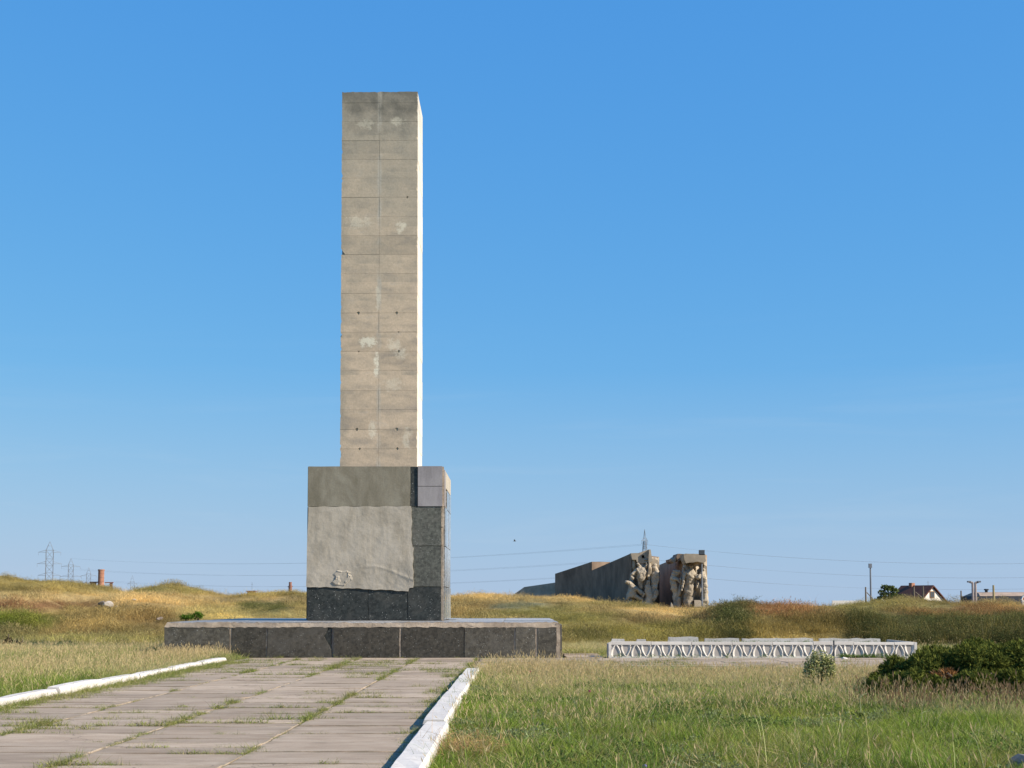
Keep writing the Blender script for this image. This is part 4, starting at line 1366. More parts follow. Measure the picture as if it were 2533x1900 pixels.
# --- white gabled house, its gable turned towards the sun
HY = 220
hx, _, hz = at(2014.5, 1300, HY)
house = empty('house', (hx, HY, hz - 2), R(33)); tag(house, 'white house with dark brown gable roof, brick chimney and small gable window', 'house')
hk = HY / F
HW, HL = 64 * hk / math.cos(R(33)) / 2, 46 * hk / math.sin(R(33))
ze, zr_ = 2 + (1300 - 1297.5) * hk, 2 + (1300 - 1266.5) * hk
bm = bmesh.new()
prism(bm, [(-HW, 0), (HW, 0), (HW, ze), (0, zr_ - .22), (-HW, ze)], 0, HL)
obj('wall', bm, MAT_HWALL, house)
ov = .45
dzr = (zr_ - ze) / HW
bm = bmesh.new()
for s_ in (-1, 1):
    P4 = [(s_ * (HW + ov), -.25, ze - ov * dzr), (s_ * .01, -.25, zr_), (s_ * .01, HL + .2, zr_), (s_ * (HW + ov), HL + .2, ze - ov * dzr)]
    A = [bm.verts.new(q) for q in P4]; B = [bm.verts.new((q[0], q[1], q[2] + .16)) for q in P4]
    bm.faces.new(A); bm.faces.new(B[::-1])
    for i in range(4): bm.faces.new((A[i], A[(i + 1) % 4], B[(i + 1) % 4], B[i]))
bmesh.ops.recalc_face_normals(bm, faces=bm.faces[:])
obj('roof', bm, MAT_ROOF, house)
bm = bmesh.new()
for s_ in (-1, 1): bar(bm, (s_ * (HW + ov), -.27, ze - ov * dzr + .05), (0, -.27, zr_ + .05), .10, .10, 4)
obj('bargeboard', bm, MAT_ROOF, house)
bm = bmesh.new(); box(bm, -HW + .01, HW - .01, -.06, -.003, ze - .42, ze - .16); obj('brick_course', bm, MAT_BRICK, house)
bm = bmesh.new(); box(bm, -.62, .42, -.08, -.003, ze + .38, ze + 1.45); wf = obj('window', bm, MAT_FRAME, house)
for s_ in range(2):
    bm = bmesh.new(); box(bm, -.52 + s_ * .44, -.14 + s_ * .46, -.10, -.081, ze + .48, ze + 1.35); obj('pane', bm, MAT_GLASS, wf)
bm = bmesh.new(); box(bm, -.35, .35, HL * .62, HL * .62 + .6, zr_ - .3, zr_ + .55); bevel(bm, .03); obj('chimney', bm, MAT_BRICK, house)
bm = bmesh.new(); bar(bm, (0, .8, zr_), (0, .8, zr_ + .8), .03); bar(bm, (-.3, .8, zr_ + .55), (.3, .8, zr_ + .55), .02); obj('aerial', bm, MAT_STEEL, house)

# --- barrel roofed hangar with brick end wall
HGY = 200
hgx, _, hgz = at(2160, 1303, HGY)
hang = empty('hangar', (hgx, HGY, hgz - 2)); tag(hang, 'long barrel roofed hangar with black sides and a brick and white end wall', 'hangar')
hq = lambda px, py, Y=HGY: Vector(at(px, py, Y)) - hang.location
lef, rig = hq(2112, 1303).x, hq(2195, 1303).x
tz_ = hq(2150, 1278.5).z
wz_ = hq(2150, 1287.5).z
dep = 9.0


def vault(bm, x0, x1, prof):
    """profile in y,z swept along x, the left end drawn in as a hip"""
    A = [bm.verts.new((x0 + max(0, (z - 2)) * .55, y, z)) for y, z in prof]; B = [bm.verts.new((x1, y, z)) for y, z in prof]
    for i in range(len(prof) - 1): bm.faces.new((A[i], A[i + 1], B[i + 1], B[i]))
    bm.faces.new(A[::-1]); bm.faces.new(B)
    bm.faces.new((A[-1], A[0], B[0], B[-1]))


lower = [(0, 0), (.1, 1.2), (.55, 2.2), (1.3, wz_)]
bm = bmesh.new(); vault(bm, lef, rig + 14, [(y, z) for y, z in lower] + [(dep, wz_), (dep, 0)]); obj('black_side', bm, MAT_TAR, hang)
bm = bmesh.new(); vault(bm, lef + .2, rig + 14, [(1.25, wz_ + .002), (2.6, wz_ + (tz_ - wz_) * .75), (4.5, tz_), (6.2, wz_ + (tz_ - wz_) * .75), (dep, wz_ + .002)]); obj('roof', bm, MAT_ASB, hang)
ar = [(math.cos(math.pi * k / 12), math.sin(math.pi * k / 12)) for k in range(13)]
ex0 = hq(2189, 1303).x
ax, rad = ex0 + 4.2, 4.2
hgt = hq(2212, 1283).z
zw = hq(2200, 1296).z
bm = bmesh.new(); prism(bm, [(ax - rad, 0), (ax + rad, 0), (ax + rad * .97, zw), (ax - rad * .97, zw)], -3.2, -2.9); obj('white_wall', bm, MAT_HWALL, hang)
bm = bmesh.new(); prism(bm, [(ax + rad * .97 * c_, zw + .002 + (hgt - zw + .4) * s_) for c_, s_ in ar], -3.2, -2.9); obj('brick_arch', bm, MAT_BRICK, hang)
bm = bmesh.new()
tube(bm, [(ax + rad * c_, -3.25, zw + (hgt - zw + .5) * s_) for c_, s_ in ar], .1, 6); obj('white_rim', bm, MAT_HWALL, hang)
bm = bmesh.new(); prism(bm, [(ax + rad * c_ * .98, zw + .002 + (hgt - zw + .42) * s_) for c_, s_ in ar], -2.898, -2.2); obj('porch_roof', bm, MAT_ASB, hang)
bm = bmesh.new(); box(bm, ax - 2.6, ax - 1.7, -3.26, -3.202, zw + .7, zw + 1.5); obj('window', bm, MAT_GLASS, hang)
bm = bmesh.new(); bar(bm, (hq(2151, 1280).x, 4, tz_ - .1), (hq(2151, 1280).x, 4, tz_ + .25), .2, .2, 8); bar(bm, (hq(2151, 1280).x, 4, tz_ + .251), (hq(2151, 1280).x, 4, tz_ + .45), .35, .3, 8); obj('vent', bm, MAT_TAR, hang)
# low white wall left of the tree
wx_, _, wz2 = at(1835, 1301, 210)
bm = bmesh.new(); box(bm, -2.5, 2.3, 0, .3, 0, 2.0); o = obj('white_wall', bm, MAT_HWALL, None, (wx_, 210, wz2 - 1.75)); tag(o, 'low white wall just showing over the crest left of the tall lamp post', 'wall')


# ================================================================== PLANTS
def leaves_obj(name, P_, Nn, size, mat, parent=None, seed=1, elong=1.8, bend=.3, loc=(0, 0, 0), shade=None):
    """many small leaf faces at points P_ (n,3) with facing Nn"""
    r = np.random.default_rng(seed)
    n = len(P_)
    t = r.normal(size=(n, 3)); t -= (t * Nn).sum(1, keepdims=True) * Nn; t /= np.linalg.norm(t, axis=1, keepdims=True) + 1e-9
    b = np.cross(Nn, t)
    s = size * r.uniform(.6, 1.3, (n, 1))
    tip = P_ + t * s * elong
    l = P_ + t * s * elong * .45 + b * s * .5
    rr = P_ + t * s * elong * .45 - b * s * .5
    mid = P_ + t * s * elong * .5 - Nn * s * bend
    V = np.stack([P_, l, tip, rr], 1).reshape(-1, 3)
    Fc = [(4 * i, 4 * i + 1, 4 * i + 2, 4 * i + 3) for i in range(n)]
    me_ = bpy.data.meshes.new(name)
    me_.from_pydata(V.tolist(), [], Fc)
    at_ = me_.attributes.new('shade', 'FLOAT', 'POINT')
    sh = r.uniform(0, 1, n) if shade is None else shade
    at_.data.foreach_set('value', np.repeat(sh, 4).astype(np.float32))
    return link(name, me_, mat, parent, loc)


def clump_points(lobes, n, seed, up=.35, hollow=.55):
    """points in the shells of several lobes (cx,cy,cz,rx,ry,rz)"""
    r = np.random.default_rng(seed)
    vol = np.array([l[3] * l[4] + l[4] * l[5] for l in lobes]); k = r.choice(len(lobes), n, p=vol / vol.sum())
    L = np.array(lobes)[k]
    d = r.normal(size=(n, 3)); d[:, 2] = np.where(r.random(n) < .8, np.abs(d[:, 2]), d[:, 2]); d /= np.linalg.norm(d, axis=1, keepdims=True)
    rad = hollow + (1 - hollow) * r.random(n) ** .6
    Pp = L[:, :3] + d * L[:, 3:] * rad[:, None] + r.normal(size=(n, 3)) * .02 * L[:, 3:4]
    Nn = d + r.normal(size=(n, 3)) * .7 + np.array([0, 0, up]); Nn /= np.linalg.norm(Nn, axis=1, keepdims=True)
    return Pp, Nn


MAT_JUN = m_foliage('juniper sprays', (.016, .030, .007), (.19, .20, .042), .2)
MAT_JUNDEAD = m_foliage('dead juniper sprays', (.15, .075, .03), (.30, .15, .06), .15)
MAT_BARK = simple('grey bark', (.12, .09, .07), .95, .3, 6, .6, .1)


def sprays(name, lobes, n, mat, parent, seed, L=.16):
    """juniper: little arching fans of needle faces pointing out and up"""
    Pp, Nn = clump_points(lobes, n, seed, .5, .72)
    r = np.random.default_rng(seed + 1)
    V, Fc, Sh = [], [], []
    for p, nn, sh in zip(Pp, Nn, r.random(n)):
        d = nn + r.normal(size=3) * .35; d[2] = max(d[2], -.1) * .6 + .15; d /= np.linalg.norm(d)
        sd = np.cross(d, r.normal(size=3)); sd /= np.linalg.norm(sd)
        l = L * r.uniform(.6, 1.3)
        for q in range(4):
            a_ = (q - 1.5) * .5
            dd = d * math.cos(a_) + sd * math.sin(a_) + r.normal(size=3) * .15
            o_ = len(V)
            w = np.cross(dd, nn); w /= np.linalg.norm(w) + 1e-9
            w = w * l * .10
            V += [p, p + dd * l * .5 + w, p + dd * l, p + dd * l * .5 - w]
            Fc.append((o_, o_ + 1, o_ + 2, o_ + 3)); Sh += [sh] * 4
    me_ = bpy.data.meshes.new(name)
    me_.from_pydata([tuple(v) for v in V], [], Fc)
    at_ = me_.attributes.new('shade', 'FLOAT', 'POINT'); at_.data.foreach_set('value', np.array(Sh, np.float32))
    return link(name, me_, mat, parent)


# --- big spreading juniper at the right edge
jx, jy, _ = gnd(2110, 1508)
jun = empty('juniper_bush', (jx, jy, -.04)); tag(jun, 'large dark green spreading juniper at the right edge of the meadow', 'bush')
K = jy / F
lob = []
rj = random.Random(3)
for (px, top, rx, ry) in [(1905, 1470, 40, .45), (1935, 1448, 46, .6), (1975, 1428, 50, .8), (2015, 1412, 50, .9), (2060, 1400, 55, 1.0), (2110, 1392, 60, 1.1), (2165, 1390, 60, 1.1), (2220, 1388, 60, 1.1), (2290, 1392, 80, 1.2), (2380, 1400, 80, 1.1), (2000, 1460, 60, .7), (2080, 1450, 70, .7), (2170, 1450, 80, .7), (2260, 1450, 80, .8), (1950, 1485, 50, .5)]:
    zt6 = EYE + (HOR - top) * K + .04
    if top > 1440: cyy = -rj.uniform(.4, .9)
    else: cyy = rj.uniform(.2, 1.1)
    hh = min(zt6, .55) if top < 1440 else zt6 * .8
    lob.append(((px - 2110) * K, cyy, zt6 - hh, rx * K * 1.1, ry * .8, hh))
    for _ in range(3):
        lob.append(((px - 2110) * K + rj.uniform(-.3, .3), cyy + rj.uniform(-.5, .3), zt6 - hh + rj.uniform(0, hh * .65), rx * K * .5, .32, rj.uniform(.18, .32)))
sprays('foliage', lob, 50000, MAT_JUN, jun, 5, .075)
dead = [((2018 - 2110) * K, -.55, EYE + (HOR - 1452) * K - .06, .17, .2, .12), ((2030 - 2110) * K, -.5, EYE + (HOR - 1446) * K - .05, .1, .2, .1)]
sprays('dead_branch', dead, 260, MAT_JUNDEAD, jun, 8, .09)
bm = bmesh.new()
for k in range(9):
    a_ = rj.uniform(0, 6.28); L_ = rj.uniform(1, 2.2)
    tube(bm, [(0, 0, 0), (math.cos(a_) * L_ * .5, math.sin(a_) * .5, .25), (math.cos(a_) * L_, math.sin(a_) * .9, .5)], .03, 5, [.06, .04, .015])
obj('branches', bm, MAT_BARK, jun)

# --- small variegated shrub in the meadow
MAT_VAR = m_foliage('pale edged leaves', (.14, .185, .05), (.62, .56, .27), .3)
vx, vy, _ = gnd(1772, 1492)
shr = empty('shrub', (vx, vy, -.04)); tag(shr, 'small pale variegated egg shaped shrub standing in the meadow before the planter', 'shrub')
kv = vy / F
rq = random.Random(5)
lobs = [(rq.uniform(-1, 1) * 28 * kv, rq.uniform(-.1, .1), 0, .065, .065, 0) for _ in range(30)]
lobs = [(a_, b_, h_ * .52, c_, d_, h_ * .5) for (a_, b_, _, c_, d_, _) in lobs for h_ in [(.80 - 1.0 * abs(a_) ** 1.3) * rq.uniform(.8, 1.05)]]
Pp, Nn = clump_points(lobs, 4200, 12, .3, .4)
k_ = Pp[:, 2] > .03
leaves_obj('crown', Pp[k_], Nn[k_], .024, MAT_VAR, shr, 3, 2.0)
bm = bmesh.new()
for k in range(7):
    a_ = k * .9
    tube(bm, [(0, 0, 0), (.05 * math.cos(a_), .05 * math.sin(a_), .25), (.13 * math.cos(a_), .1 * math.sin(a_), .55)], .008, 5, [.011, .008, .004])
obj('trunk', bm, MAT_BARK, shr)

# --- tree beside the house
MAT_TREE = m_foliage('tree leaves', (.05, .075, .022), (.15, .17, .06), .25)
tx_, _, tz1 = at(1920, 1300, 195)
tree = empty('tree', (tx_, 195, tz1 - 1.5)); tag(tree, 'round crowned green tree left of the white house', 'tree')
kt = 195 / F
Lt = lambda px, py, r, rz=None, dy=0.: ((px - 1920) * kt, dy, EYE + (HOR - py) * kt - (tz1 - 1.5), r * kt, r * kt, (rz or r) * kt)
lobt = [Lt(1919, 1275, 10, 8), Lt(1904, 1279, 7, 4), Lt(1932, 1277, 10, 7), Lt(1912, 1269, 8, 5), Lt(1926, 1270, 7, 4), Lt(1912, 1286, 9, 6), Lt(1930, 1288, 11, 7), Lt(1944, 1292, 10, 7), Lt(1920, 1294, 12, 6), Lt(1895, 1298, 12, 4), Lt(1955, 1297, 12, 5), Lt(1902, 1292, 7, 4)]
Pp, Nn = clump_points(lobt, 3600, 31, .3, .5)
leaves_obj('crown', Pp, Nn, .16, MAT_TREE, tree, 4, 1.6)
bm = bmesh.new()
tube(bm, [(0, 0, 0), (.1, 0, 1.2), (0, .1, 2.6)], .2, 8, [.28, .2, .12])
for k in range(6):
    l = lobt[k]
    tube(bm, [(.05, .02, 1.4), (l[0] * .5, .1, 2.0), (l[0], l[1], l[2])], .06, 5, [.12, .08, .04])
obj('trunk', bm, MAT_BARK, tree)

# --- leafy plants behind the platform, dark bushes at the left
MAT_GRN = m_foliage('fresh green leaves', (.05, .10, .015), (.13, .21, .03), .3)
MAT_DKB = m_foliage('blackish burnt twigs', (.012, .010, .008), (.05, .035, .022), .1)
for (px, py, w, h, lab) in [(401, 1338, 22, 16, 'bright green leafy weed behind the left corner of the platform'), (427, 1337, 18, 18, 'darker green leafy weed behind the platform, right of a paler one')]:
    x, _, z = at(px, py, 56)
    kk = 56 / F
    rt_ = empty('weed_plant', (x, 56, z - .05)); tag(rt_, lab, 'weed', 'green weeds behind the platform')
    lb = [(random.uniform(-1, 1) * w * kk * .6, 0, h * kk * random.uniform(.3, .7), w * kk * .45, .15, h * kk * .35) for _ in range(6)]
    Pp, Nn = clump_points(lb, 420, int(px), .4, .3)
    leaves_obj('leaves', Pp, Nn, .045, MAT_GRN, rt_, int(px))
    bm = bmesh.new()
    for l in lb: tube(bm, [(0, 0, -.3), (l[0] * .5, 0, l[2] * .5), (l[0], l[1], l[2])], .01, 5)
    obj('stem', bm, MAT_BARK, rt_)
for (px, py, w, h, lab) in [(16, 1394, 9, 24, 'blackened shrub stump at the left edge of the grass, biggest of the three'), (34, 1393, 7, 14, 'low blackened shrub stump between two taller ones at left'), (47, 1393, 7, 20, 'blackened shrub stump with a thin upright twig, rightmost of the three')]:
    x, y, z = gnd(px, py + 9)
    kk = y / F * 1.3
    rt_ = empty('burnt_shrub', (x, y, -.04)); tag(rt_, lab, 'shrub', 'blackened shrub stumps at the left')
    lb = [(random.uniform(-1, 1) * w * kk * .5, random.uniform(-.1, .1), h * kk * random.uniform(.25, .75), w * kk * .5, .12, h * kk * .3) for _ in range(4)]
    Pp, Nn = clump_points(lb, 380, int(px), .1, .1)
    leaves_obj('twigs', Pp, Nn, .04, MAT_DKB, rt_, int(px), 2.5)
    bm = bmesh.new(); tube(bm, [(0, 0, 0), (.02, 0, h * kk * .6), (.03, 0, h * kk * 1.15)], .02, 5, [.035, .025, .012]); obj('stem', bm, MAT_BARK, rt_)


# --- rocks
def hit(px, py):
    d = ray(px, py)
    Ys = np.arange(50, 120, .1)
    k = Ys / d[1]
    g_ = tz(d[0] * k, Ys) > EYE + d[2] * k
    return float(Ys[np.argmax(g_)]) if g_.any() else 60.0


def rock(px, py, Y, w, h, label, mat, seed, name='rock', sink=.3):
    x, _, z = at(px, py, Y)
    bm = bmesh.new()
    bmesh.ops.create_icosphere(bm, subdivisions=3, radius=1)
    rr = random.Random(seed)
    pl = [(Vector((rr.gauss(0, 1), rr.gauss(0, 1), rr.gauss(0, 1))).normalized(), rr.uniform(.5, .85)) for _ in range(9)]
    for v in bm.verts:
        for n_, d_ in pl:
            t = v.co.dot(n_) - d_
            if t > 0: v.co -= n_ * t
        v.co = Vector((v.co.x * w, v.co.y * w * .8, v.co.z * h))
    o = obj(name, bm, mat, None, (x, Y, z + h * (1 - sink) * .6))
    return tag(o, label, 'rock')


MAT_RK = m_white('limestone rock', (.46, .40, .34), (.15, .12, .09), .8, 2)
MAT_RKP = m_white('pinkish rock', (.30, .24, .20), (.12, .095, .08), .8, 3)
MAT_RKD = m_white('dark rock', (.13, .11, .09), (.06, .05, .04), .5, 2)
zr = lambda px, Y: at(px, 1300, Y)[0]
for (px, py, Y, w, h, lab, m_, sd) in [(233, 1313, 82, .34, .27, 'pale limestone boulder on the left mounds beside a dark one', MAT_RK, 4), (222, 1309, 82.4, .30, .20, 'dark boulder on the left mounds beside a pale one', MAT_RKD, 6),
                                       (345, 1340, 57.5, .16, .09, 'pink grey rock just behind the left corner of the platform', MAT_RKP, 9), (251, 1312, 88, .12, .07, 'small white stone right of the limestone boulder', MAT_RK, 11),
                                       (290, 1297, 92, .16, .06, 'flat white stone on the far left mound', MAT_RK, 12), (1824, 1419, 41.5, .09, .05, 'white chunk of plaster on the paving before the planter', MAT_WP, 14)]:
    o = rock(px, py, Y, w, h, lab, m_, sd)
    if Y > 50:
        Y = hit(px, py + 3)
        o.location = (at(px, py, Y)[0], Y, 0)
        o.location.z = float(tz(np.array([o.location.x]), np.array([Y]))[0]) + h * .4 + .10
    else: o.location.z = .02
bx_, by_, _ = gnd(2215, 1668)
bm = bmesh.new()
pts = [(-.16, -.1), (.5, -.1), (.5, .13), (.02, .145), (-.07, .10)]
prism(bm, rough(pts, .1, .01), -.12, .25); bevel(bm, .02)
o = obj('stone_block', bm, simple('blue grey stone', (.17, .155, .14), .9, .3, 6, .6, .1), None, (bx_, by_, 0)); tag(o, 'blue grey stone block in the grass at the bottom right corner', 'stone block')
# thin post before the planter
qx, qy, _ = gnd(1802, 1437)
bm = bmesh.new(); bar(bm, (0, 0, -.05), (0, 0, (1437 - 1384) * qy / F), .022, .02, 8)
o = obj('metal_post', bm, simple('dark metal post', (.05, .055, .065), .6), None, (qx, qy, 0)); tag(o, 'thin dark metal post standing in front of the white planter', 'post')
# stone edging left of the platform
ed = empty('stone_edging', (0, 0, 0)); tag(ed, 'low row of flat grey edging stones in the grass left of the platform', 'edging')
for k in range(6):
    xa, ya, _ = gnd(128 + k * 19, 1400)
    bm = bmesh.new(); box(bm, 0, 19 * ya / F - .015, 0, .22, -.1, .075 + random.uniform(-.015, .015)); bevel(bm, .012)
    obj('edging_stone', bm, MAT_RK, ed, (xa, ya, 0))

# ================================================================== GRASS
MAT_GRASS = m_grass('meadow grass', (.58, .46, .25), .35, (.45, .37, .19))
MAT_STALK = m_grass('ripe grass stalks', (.62, .48, .26), .3, (.50, .40, .2))
MAT_REDST = m_grass('reddish seed heads', (.30, .20, .11), .3, (.40, .30, .16))
MAT_HILL = m_grass('hill grass', (.52, .40, .20), .3, (.46, .36, .17), .35)
MAT_LEAF = m_grass('weed leaves', (.3, .3, .1), .3, (.25, .2, .08))
lib = bpy.data.collections.new('vegetation library')


def blades(name, mat, seed, n, h, w, spread, lean, segs=3, ear=None, earw=.009, eard=.06, droop=.5, hvar=.35):
    r = np.random.default_rng(seed)
    V, Fc, Sh, Er = [], [], [], []
    for i in range(n):
        bx, by = r.normal(size=2) * spread * .5
        az = r.uniform(0, 2 * math.pi)
        ht = h * r.uniform(1 - hvar, 1 + hvar)
        ln = lean * r.uniform(.3, 1.2)
        dx, dy = math.cos(az), math.sin(az)
        fa = r.uniform(0, math.pi)
        sxv, syv = math.cos(fa), math.sin(fa)
        sh = r.random()
        o_ = len(V)
        for k in range(segs + 1):
            t = k / segs
            rad = ht * ln * (t ** (1 + droop))
            z = ht * (t - droop * ln * .6 * t * t)
            ww = w * (1 - t * (.55 if ear else .92)) * .5
            V += [(bx + dx * rad - sxv * ww, by + dy * rad - syv * ww, z), (bx + dx * rad + sxv * ww, by + dy * rad + syv * ww, z)]
            Sh += [sh, sh]; Er += [0, 0]
        for k in range(segs):
            a_ = o_ + 2 * k
            Fc.append((a_, a_ + 1, a_ + 3, a_ + 2))
        if ear:
            tip = np.array([bx + dx * rad, by + dy * rad, z])
            dd = np.array([dx * ln * 1.3, dy * ln * 1.3, 1 - ln * .6]); dd /= np.linalg.norm(dd)
            L_ = eard * r.uniform(.7, 1.3)
            for q in range(2):
                s2 = np.array([math.cos(fa + q * 1.57), math.sin(fa + q * 1.57), 0]) * earw * .5
                o2 = len(V)
                V += [tuple(tip - dd * .01), tuple(tip + dd * L_ * .35 + s2), tuple(tip + dd * L_), tuple(tip + dd * L_ * .35 - s2)]
                Sh += [sh] * 4; Er += [1] * 4
                Fc.append((o2, o2 + 1, o2 + 2, o2 + 3))
    me_ = bpy.data.meshes.new(name)
    me_.from_pydata(V, [], Fc)
    for nm, arr in (('shade', Sh), ('ear', Er)):
        at_ = me_.attributes.new(nm, 'FLOAT', 'POINT'); at_.data.foreach_set('value', np.array(arr, np.float32))
    me_.materials.append(mat)
    return me_


def leafclump(name, mat, seed, n, h, w, size):
    r = np.random.default_rng(seed)
    lobes = [(r.normal() * w * .35, r.normal() * w * .35, h * r.uniform(.15, .65), w * .4, w * .4, h * .35) for _ in range(6)]
    Pp, Nn = clump_points(lobes, n, seed, .3, .3)
    t = r.normal(size=(n, 3)); t[:, 2] += .6; t -= (t * Nn).sum(1, keepdims=True) * Nn * .5; t /= np.linalg.norm(t, axis=1, keepdims=True)
    b = np.cross(Nn, t); s = size * r.uniform(.6, 1.4, (n, 1))
    V = np.stack([Pp, Pp + t * s + b * s * .35, Pp + t * s * 2.2, Pp + t * s - b * s * .35], 1).reshape(-1, 3)
    me_ = bpy.data.meshes.new(name)
    me_.from_pydata(V.tolist(), [], [(4 * i, 4 * i + 1, 4 * i + 2, 4 * i + 3) for i in range(n)])
    for nm, arr in (('shade', np.repeat(r.random(n), 4)), ('ear', np.zeros(4 * n))):
        at_ = me_.attributes.new(nm, 'FLOAT', 'POINT'); at_.data.foreach_set('value', arr.astype(np.float32))
    me_.materials.append(mat)
    return me_


def scatter(name, label, meshes, P_, rot, scl, tint, dry, idx):
    """one object: points that carry instances of the meshes"""
    c = bpy.data.collections.new(name + ' kinds')
    for k, m_ in enumerate(meshes):
        o = bpy.data.objects.new(f'{name}_kind_{k:02d}', m_)
        c.objects.link(o)
    me_ = bpy.data.meshes.new(name)
    me_.from_pydata(P_.tolist(), [], [])
    n = len(P_)
    def put(nm, typ, arr, key):
        a_ = me_.attributes.new(nm, typ, 'POINT'); a_.data.foreach_set(key, np.ascontiguousarray(arr).ravel())
    put('rot', 'FLOAT_VECTOR', rot.astype(np.float32), 'vector')
    put('scl', 'FLOAT_VECTOR', scl.astype(np.float32), 'vector')
    put('tint', 'FLOAT_COLOR', np.concatenate([tint, np.ones((n, 1))], 1).astype(np.float32), 'color')
    put('dry', 'FLOAT', dry.astype(np.float32), 'value')
    put('idx', 'INT', idx.astype(np.int32), 'value')
    o = link(name, me_)
    ng = bpy.data.node_groups.new(name, 'GeometryNodeTree')
    ng.interface.new_socket('Geometry', in_out='INPUT', socket_type='NodeSocketGeometry')
    ng.interface.new_socket('Geometry', in_out='OUTPUT', socket_type='NodeSocketGeometry')
    N, L_ = ng.nodes, ng.links
    gi, go = N.new('NodeGroupInput'), N.new('NodeGroupOutput')
    m2p = N.new('GeometryNodeMeshToPoints')
    ip = N.new('GeometryNodeInstanceOnPoints')
    ci = N.new('GeometryNodeCollectionInfo')
    ci.inputs['Collection'].default_value = c
    ci.inputs['Separate Children'].default_value = True
    ci.inputs['Reset Children'].default_value = True
    ip.inputs['Pick Instance'].default_value = True
    def named(nm, typ):
        q = N.new('GeometryNodeInputNamedAttribute'); q.data_type = typ; q.inputs['Name'].default_value = nm
        return q.outputs['Attribute']
    e2r = N.new('FunctionNodeEulerToRotation')
    L_.new(named('rot', 'FLOAT_VECTOR'), e2r.inputs[0])
    L_.new(e2r.outputs[0], ip.inputs['Rotation'])
    L_.new(named('scl', 'FLOAT_VECTOR'), ip.inputs['Scale'])
    L_.new(named('idx', 'INT'), ip.inputs['Instance Index'])
    L_.new(gi.outputs[0], m2p.inputs[0])
    L_.new(m2p.outputs[0], ip.inputs['Points'])
    L_.new(ci.outputs[0], ip.inputs['Instance'])
    L_.new(ip.outputs[0], go.inputs[0])
    md = o.modifiers.new('scatter', 'NODES'); md.node_group = ng
    tag(o, label, kind='stuff')
    return o


def rs(n, lo, hi, tilt=.1):
    rot = np.stack([rng.normal(size=n) * tilt, rng.normal(size=n) * tilt, rng.uniform(0, 6.283, n)], 1)
    s = rng.uniform(lo, hi, n)
    return rot, np.stack([s, s, s * rng.uniform(.8, 1.25, n)], 1)


# --- meadow on both sides of the path
def field_points(n, right):
    y = 10.5 + (33.6 - 10.5) * rng.random(int(n * 2.4)) if right else 15 + (50 - 15) * rng.random(int(n * 2.4))
    if right: x = rng.uniform(-.84, 15, len(y)); k = x < .353 * y + 1.6
    else: x = rng.uniform(-21, -8.30, len(y)); k = x > -.365 * y - 1.6
    x, y = x[k], y[k]
    return x, y


xr_, yr_ = field_points(17000, True)
xl_, yl_ = field_points(9000, False)
# strip of grass left of the platform and behind it
xq = np.concatenate([rng.uniform(-24, -10.8, 2200), rng.uniform(1.5, 2.9, 250), rng.uniform(3, 22, 2600)])
yq = np.concatenate([rng.uniform(42.5, 53, 2200), rng.uniform(46, 53, 250), rng.uniform(46.4, 53, 2600)])
# grass right of the pavement end, under the juniper
xs2, ys2 = rng.uniform(13.6, 20, 900), rng.uniform(33, 47, 900)
gxx = np.concatenate([xr_, xl_, xq, xs2]); gyy = np.concatenate([yr_, yl_, yq, ys2])
edge = np.exp(-((gxx + .84) / .35) ** 2)            # lush strip along the kerb
tint, straw = field_tint(gxx, gyy)
tint = tint * (1 - edge[:, None] * .7) + np.array((.17, .235, .035)) * edge[:, None] * .7
mixr = rng.random(len(gxx)); pb_ = .06 + .20 * (fnoise(gxx, gyy, 1.7, 69, 2) > .52)
tint = np.where(((mixr < pb_) & (edge < .3))[:, None], tint * .45 + np.array((.15, .10, .042)), tint)
tint = np.where(((mixr > .86) & (edge < .3))[:, None], tint * .5 + np.array((.085, .10, .06)), tint) * .95
dry = np.clip(.16 + straw * .55 - edge * .2, 0, 1)
rot, scl = rs(len(gxx), .75, 1.2, .12)
hh = (.42 + 1.1 * fnoise(gxx, gyy, 1.5, 61, 2))
scl[:, 2] *= (hh + .5 * (fnoise(gxx, gyy, .7, 63) - .5)) * np.where((gyy > 31.5) & (gyy < 34) & (gxx > -1), .65, 1)
scl *= (1 + np.clip((gyy - 15) / 40, 0, .5))[:, None] * np.array([1, 1, .8])
bald = fnoise(gxx, gyy, .55, 65, 2)
scl *= np.clip((bald - .22) * 5, .25, 1)[:, None]
MG = [blades('grass_tuft', MAT_GRASS, 10 + i, 52, .155, .0078, .26, 1.15, 3, droop=.6, hvar=.5) for i in range(5)]
idx = rng.integers(0, 5, len(gxx))
scatter('meadow_grass', 'green and straw coloured meadow grass on both sides of the path', MG, np.stack([gxx, gyy, np.full(len(gxx), -.045)], 1), rot, scl, tint, dry, idx)

